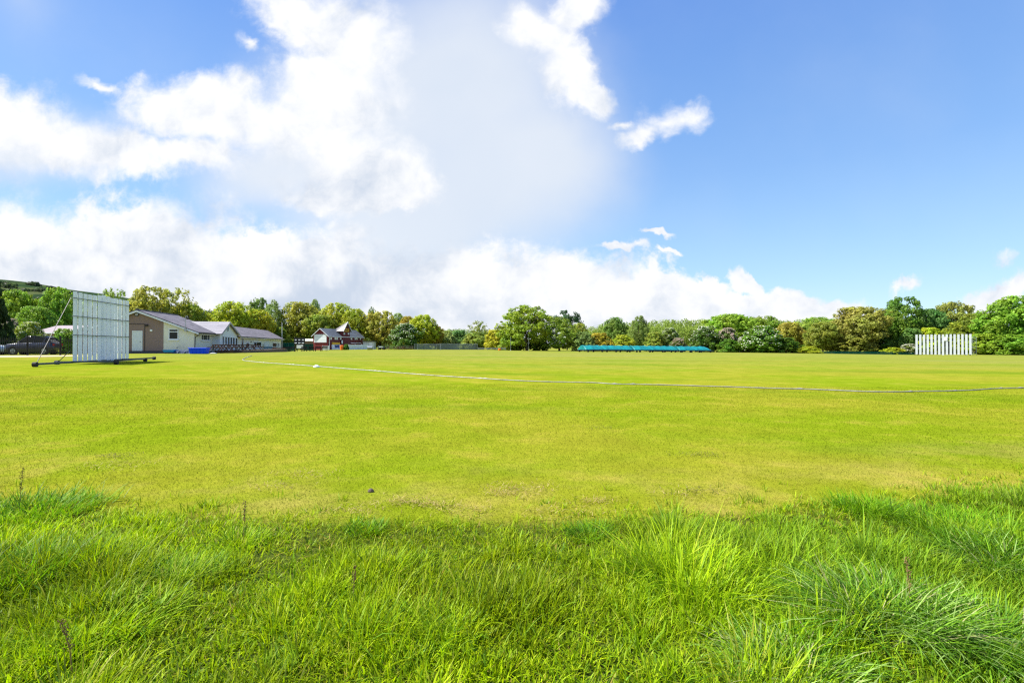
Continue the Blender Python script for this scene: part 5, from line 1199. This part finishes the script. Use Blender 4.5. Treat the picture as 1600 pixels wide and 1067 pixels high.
# ------------------------------------------------------------------ camera, sun, sky
cam = bpy.data.cameras.new('camera'); cam.sensor_width = 36; cam.lens = 18; cam.clip_end = 9000; cam.clip_start = .05
co_ = link(bpy.data.objects.new('camera', cam)); co_.location = (0, 0, EYE); co_.rotation_euler = (R(90) + math.atan((HZ - 533.5) / F), 0, 0); scene.camera = co_
sv = Vector((math.sin(SUN_AZ) * math.cos(SUN_EL), math.cos(SUN_AZ) * math.cos(SUN_EL), math.sin(SUN_EL)))
sl_ = bpy.data.lights.new('sun', 'SUN'); sl_.energy = 4.6; sl_.angle = R(.53); sl_.color = (1, .96, .88)
so = link(bpy.data.objects.new('sun', sl_)); so.rotation_euler = (-sv).to_track_quat('-Z', 'Y').to_euler(); so.location = (-40, 0, 60)
EXPO = 1.35; STR = .1
w = bpy.data.worlds.new('World'); scene.world = w; w.use_nodes = True
t = NT.__new__(NT); t.t = w.node_tree; t.t.nodes.clear()
dirv = t.n('ShaderNodeTexCoord').outputs['Generated']; sp = t.n('ShaderNodeSeparateXYZ', i_0=dirv)
ay = t.math('MAXIMUM', t.math('ABSOLUTE', sp.outputs[1]), .04)
U_ = t.math('DIVIDE', sp.outputs[0], ay); V_ = t.math('DIVIDE', sp.outputs[2], ay)
uv = t.n('ShaderNodeCombineXYZ', i_0=U_, i_1=V_).outputs[0]
def warp(vec, sc, amt, det, off):
    nz = t.n('ShaderNodeTexNoise', i_Vector=t.n('ShaderNodeVectorMath', operation='ADD', i_0=vec, i_1=(off, off * .7, 0)).outputs[0], i_Scale=sc, i_Detail=det, i_Roughness=.6).outputs['Color']
    d_ = t.n('ShaderNodeVectorMath', operation='SUBTRACT', i_0=nz, i_1=(.5, .5, .5)).outputs[0]
    d_ = t.n('ShaderNodeVectorMath', operation='MULTIPLY', i_0=d_, i_1=(amt, amt, 0)).outputs[0]
    return t.n('ShaderNodeVectorMath', operation='ADD', i_0=vec, i_1=d_).outputs[0]
w1 = warp(uv, 3.2, .12, 4, 3.1); w2 = warp(warp(w1, 10, .055, 4, 7.3), 34, .020, 4, 1.7)
ws = warp(warp(uv, 1.6, .20, 3, 9.7), 6., .05, 4, 2.2)
def blob(vec, cx, cy, rx, ry, rot=0., k=1.):
    """soft ellipse of cloud centred on a direction; sizes in the same tangent units"""
    mp = t.n('ShaderNodeMapping', vector_type='TEXTURE', i_Vector=vec, i_Location=((cx - 800) / F, (HZ - cy) / F, 0), i_Rotation=(0, 0, R(rot)), i_Scale=(rx / F, ry / F, 1)).outputs[0]
    g = t.n('ShaderNodeTexGradient', gradient_type='SPHERICAL', i_Vector=mp).outputs[1]
    return g if k == 1 else t.math('MULTIPLY', g, k)
def union(vec, rows, sm=.12):
    acc = None
    for r_ in rows:
        g = blob(vec, *r_)
        acc = g if acc is None else t.math('SMOOTH_MAX', acc, g, sm)
    return acc
crisp = [  # cx, cy, rx, ry, rotation (counter-clockwise), weight
    (40, 470, 330, 270), (260, 470, 340, 270), (480, 500, 330, 220), (700, 500, 340, 190), (900, 500, 300, 170), (1060, 510, 200, 120), (1190, 500, 150, 70), (1290, 508, 120, 62),
    (-60, 190, 260, 150, -10), (140, 228, 280, 82, -8), (310, 240, 170, 46, -4),
    (300, 165, 230, 105, 4), (420, 190, 270, 100, -8), (520, 130, 190, 140), (490, 25, 180, 110, -20), (560, 70, 140, 130), (560, 250, 190, 100, -14), (540, 292, 210, 52),
    (905, 10, 100, 60, 20), (850, 50, 120, 66, -30), (890, 105, 76, 100, 34), (930, 146, 62, 44, -20),
    (1060, 178, 92, 58, 8, .9), (1022, 196, 70, 36, 24), (990, 186, 60, 16, 4, .8), (385, 72, 46, 24, -40, .8), (142, 132, 60, 20, -25, .85), (275, 430, 130, 18),
    (1030, 367, 44, 9, 0, .60), (962, 385, 84, 15, -4, .72), (1046, 389, 44, 8, 0, .52), (1168, 436, 60, 34, -30, .62), (1590, 450, 110, 54, 10, .75), (1585, 400, 110, 34, 0, .5), (1420, 440, 80, 36, 20, .45)]
A_ = union(w2, crisp, .10)
nA = t.noise(w1, 7.5, 10, .62); nB = t.noise(uv, 26., 7, .65)
dens = t.math('ADD', A_, t.math('MULTIPLY', t.math('SUBTRACT', nA, .5), .85)); dens = t.math('ADD', dens, t.math('MULTIPLY', t.math('SUBTRACT', nB, .5), .34))
gate = t.ss(A_, .02, .22)
mA = t.math('MULTIPLY', t.ss(dens, .25, t.math('MULTIPLY', t.lin(t.noise(ws, 5., 4, .6), .35, .65, .37, .74), t.ss(V_, .03, .45, .74, 1.30))), gate)
veil = [(700, 130, 340, 330), (765, 265, 285, 230), (660, 330, 330, 210), (835, 245, 205, 175), (580, 220, 300, 270), (450, 260, 230, 90), (20, 20, 150, 130, 0, .32), (30, 215, 240, 80), (720, 10, 240, 190, 0, .6)]
B_ = union(ws, veil, .2)
mB = t.math('MULTIPLY', t.ss(t.math('ADD', B_, t.math('MULTIPLY', t.math('SUBTRACT', t.noise(w1, 3., 6, .55), .5), .30)), .02, .80), .92)
# cloud light: bright towards the sun, blue grey in the thick lower parts
sh = t.math('SUBTRACT', t.noise(w1, 5.5, 7, .58), t.noise(t.n('ShaderNodeVectorMath', operation='ADD', i_0=w1, i_1=(-.035, .05, 0)).outputs[0], 5.5, 7, .58))
base_grey = blob(ws, 330, 470, 620, 80, 0, 1.0); base_grey = t.math('MAXIMUM', base_grey, blob(ws, 760, 510, 360, 70, 0, .9)); base_grey = t.math('MAXIMUM', base_grey, blob(ws, 640, 330, 260, 120, 0, .6))
shade = t.math('ADD', t.math('MULTIPLY', sh, 2.7), t.math('MULTIPLY', base_grey, .62)); shade = t.math('ADD', shade, t.math('MULTIPLY', t.ss(dens, .35, .9), -.10))
shade = t.math('ADD', shade, t.math('MULTIPLY', t.math('SUBTRACT', t.noise(w1, 2.6, 5, .55), .5), .75)); shade = t.ss(shade, -.25, .80)
kk = 1 / (2 ** EXPO)
cl_ = lambda r_, g_, b_: tuple(c * kk for c in (r_, g_, b_))
ccol = t.mix(shade, cl_(1.02, 1.03, 1.05), cl_(.62, .705, .84))
vcol = t.mix(t.noise(ws, 2., 4), cl_(.68, .775, .91), cl_(.92, .95, .99))
sky = t.n('ShaderNodeTexSky', sky_type='NISHITA', sun_disc=False, sun_elevation=SUN_EL, sun_rotation=SUN_AZ, air_density=1.0, dust_density=.2, ozone_density=3.0).outputs[0]
nish = t.n('ShaderNodeVectorMath', operation='SCALE', i_0=sky, i_Scale=STR).outputs[0]
te = t.math('DIVIDE', sp.outputs[2], t.math('MAXIMUM', t.math('SQRT', t.math('SUBTRACT', 1.0, t.math('MULTIPLY', sp.outputs[2], sp.outputs[2]))), .02))
rp_ = t.n('ShaderNodeValToRGB', i_0=t.lin(te, 0., .7)); el = rp_.color_ramp.elements
for k, (pos, c_) in enumerate(((0., (.54, .76, .95)), (.16, (.40, .67, .95)), (.45, (.235, .475, .91)), (1., (.115, .30, .83)))):
    e_ = el[k] if k < 2 else el.new(pos); e_.position = pos; e_.color = (*cl_(*c_), 1)
blue = t.mix(.25, rp_.outputs[0], nish)
s1 = t.mix(mB, blue, vcol); s2 = t.mix(mA, s1, ccol)
up_only = t.ss(V_, -.02, .0); s3 = t.mix(up_only, cl_(.25, .3, .2), s2)
bg = t.n('ShaderNodeBackground', i_Color=s3, i_Strength=1.0); ow = t.n('ShaderNodeOutputWorld'); t.t.links.new(bg.outputs[0], ow.inputs[0])
w.cycles.sampling_method = 'MANUAL'; w.cycles.sample_map_resolution = 512

vs_ = scene.view_settings; vs_.view_transform = 'Standard'; vs_.look = 'None'; vs_.exposure = EXPO; vs_.gamma = 1; vs_.use_curve_mapping = False
scene.render.engine = 'CYCLES'; cy = scene.cycles
cy.use_denoising = False; cy.denoiser = 'OPENIMAGEDENOISE'; cy.denoising_input_passes = 'RGB_ALBEDO_NORMAL'; cy.denoising_prefilter = 'ACCURATE'; cy.max_bounces = 6; cy.diffuse_bounces = 3; cy.transmission_bounces = 4; cy.transparent_max_bounces = 10; cy.glossy_bounces = 2; cy.caustics_reflective = False; cy.caustics_refractive = False
cy.use_adaptive_sampling = True; cy.adaptive_threshold = .006; cy.pixel_filter_type = 'BLACKMAN_HARRIS'; cy.filter_width = 1.3
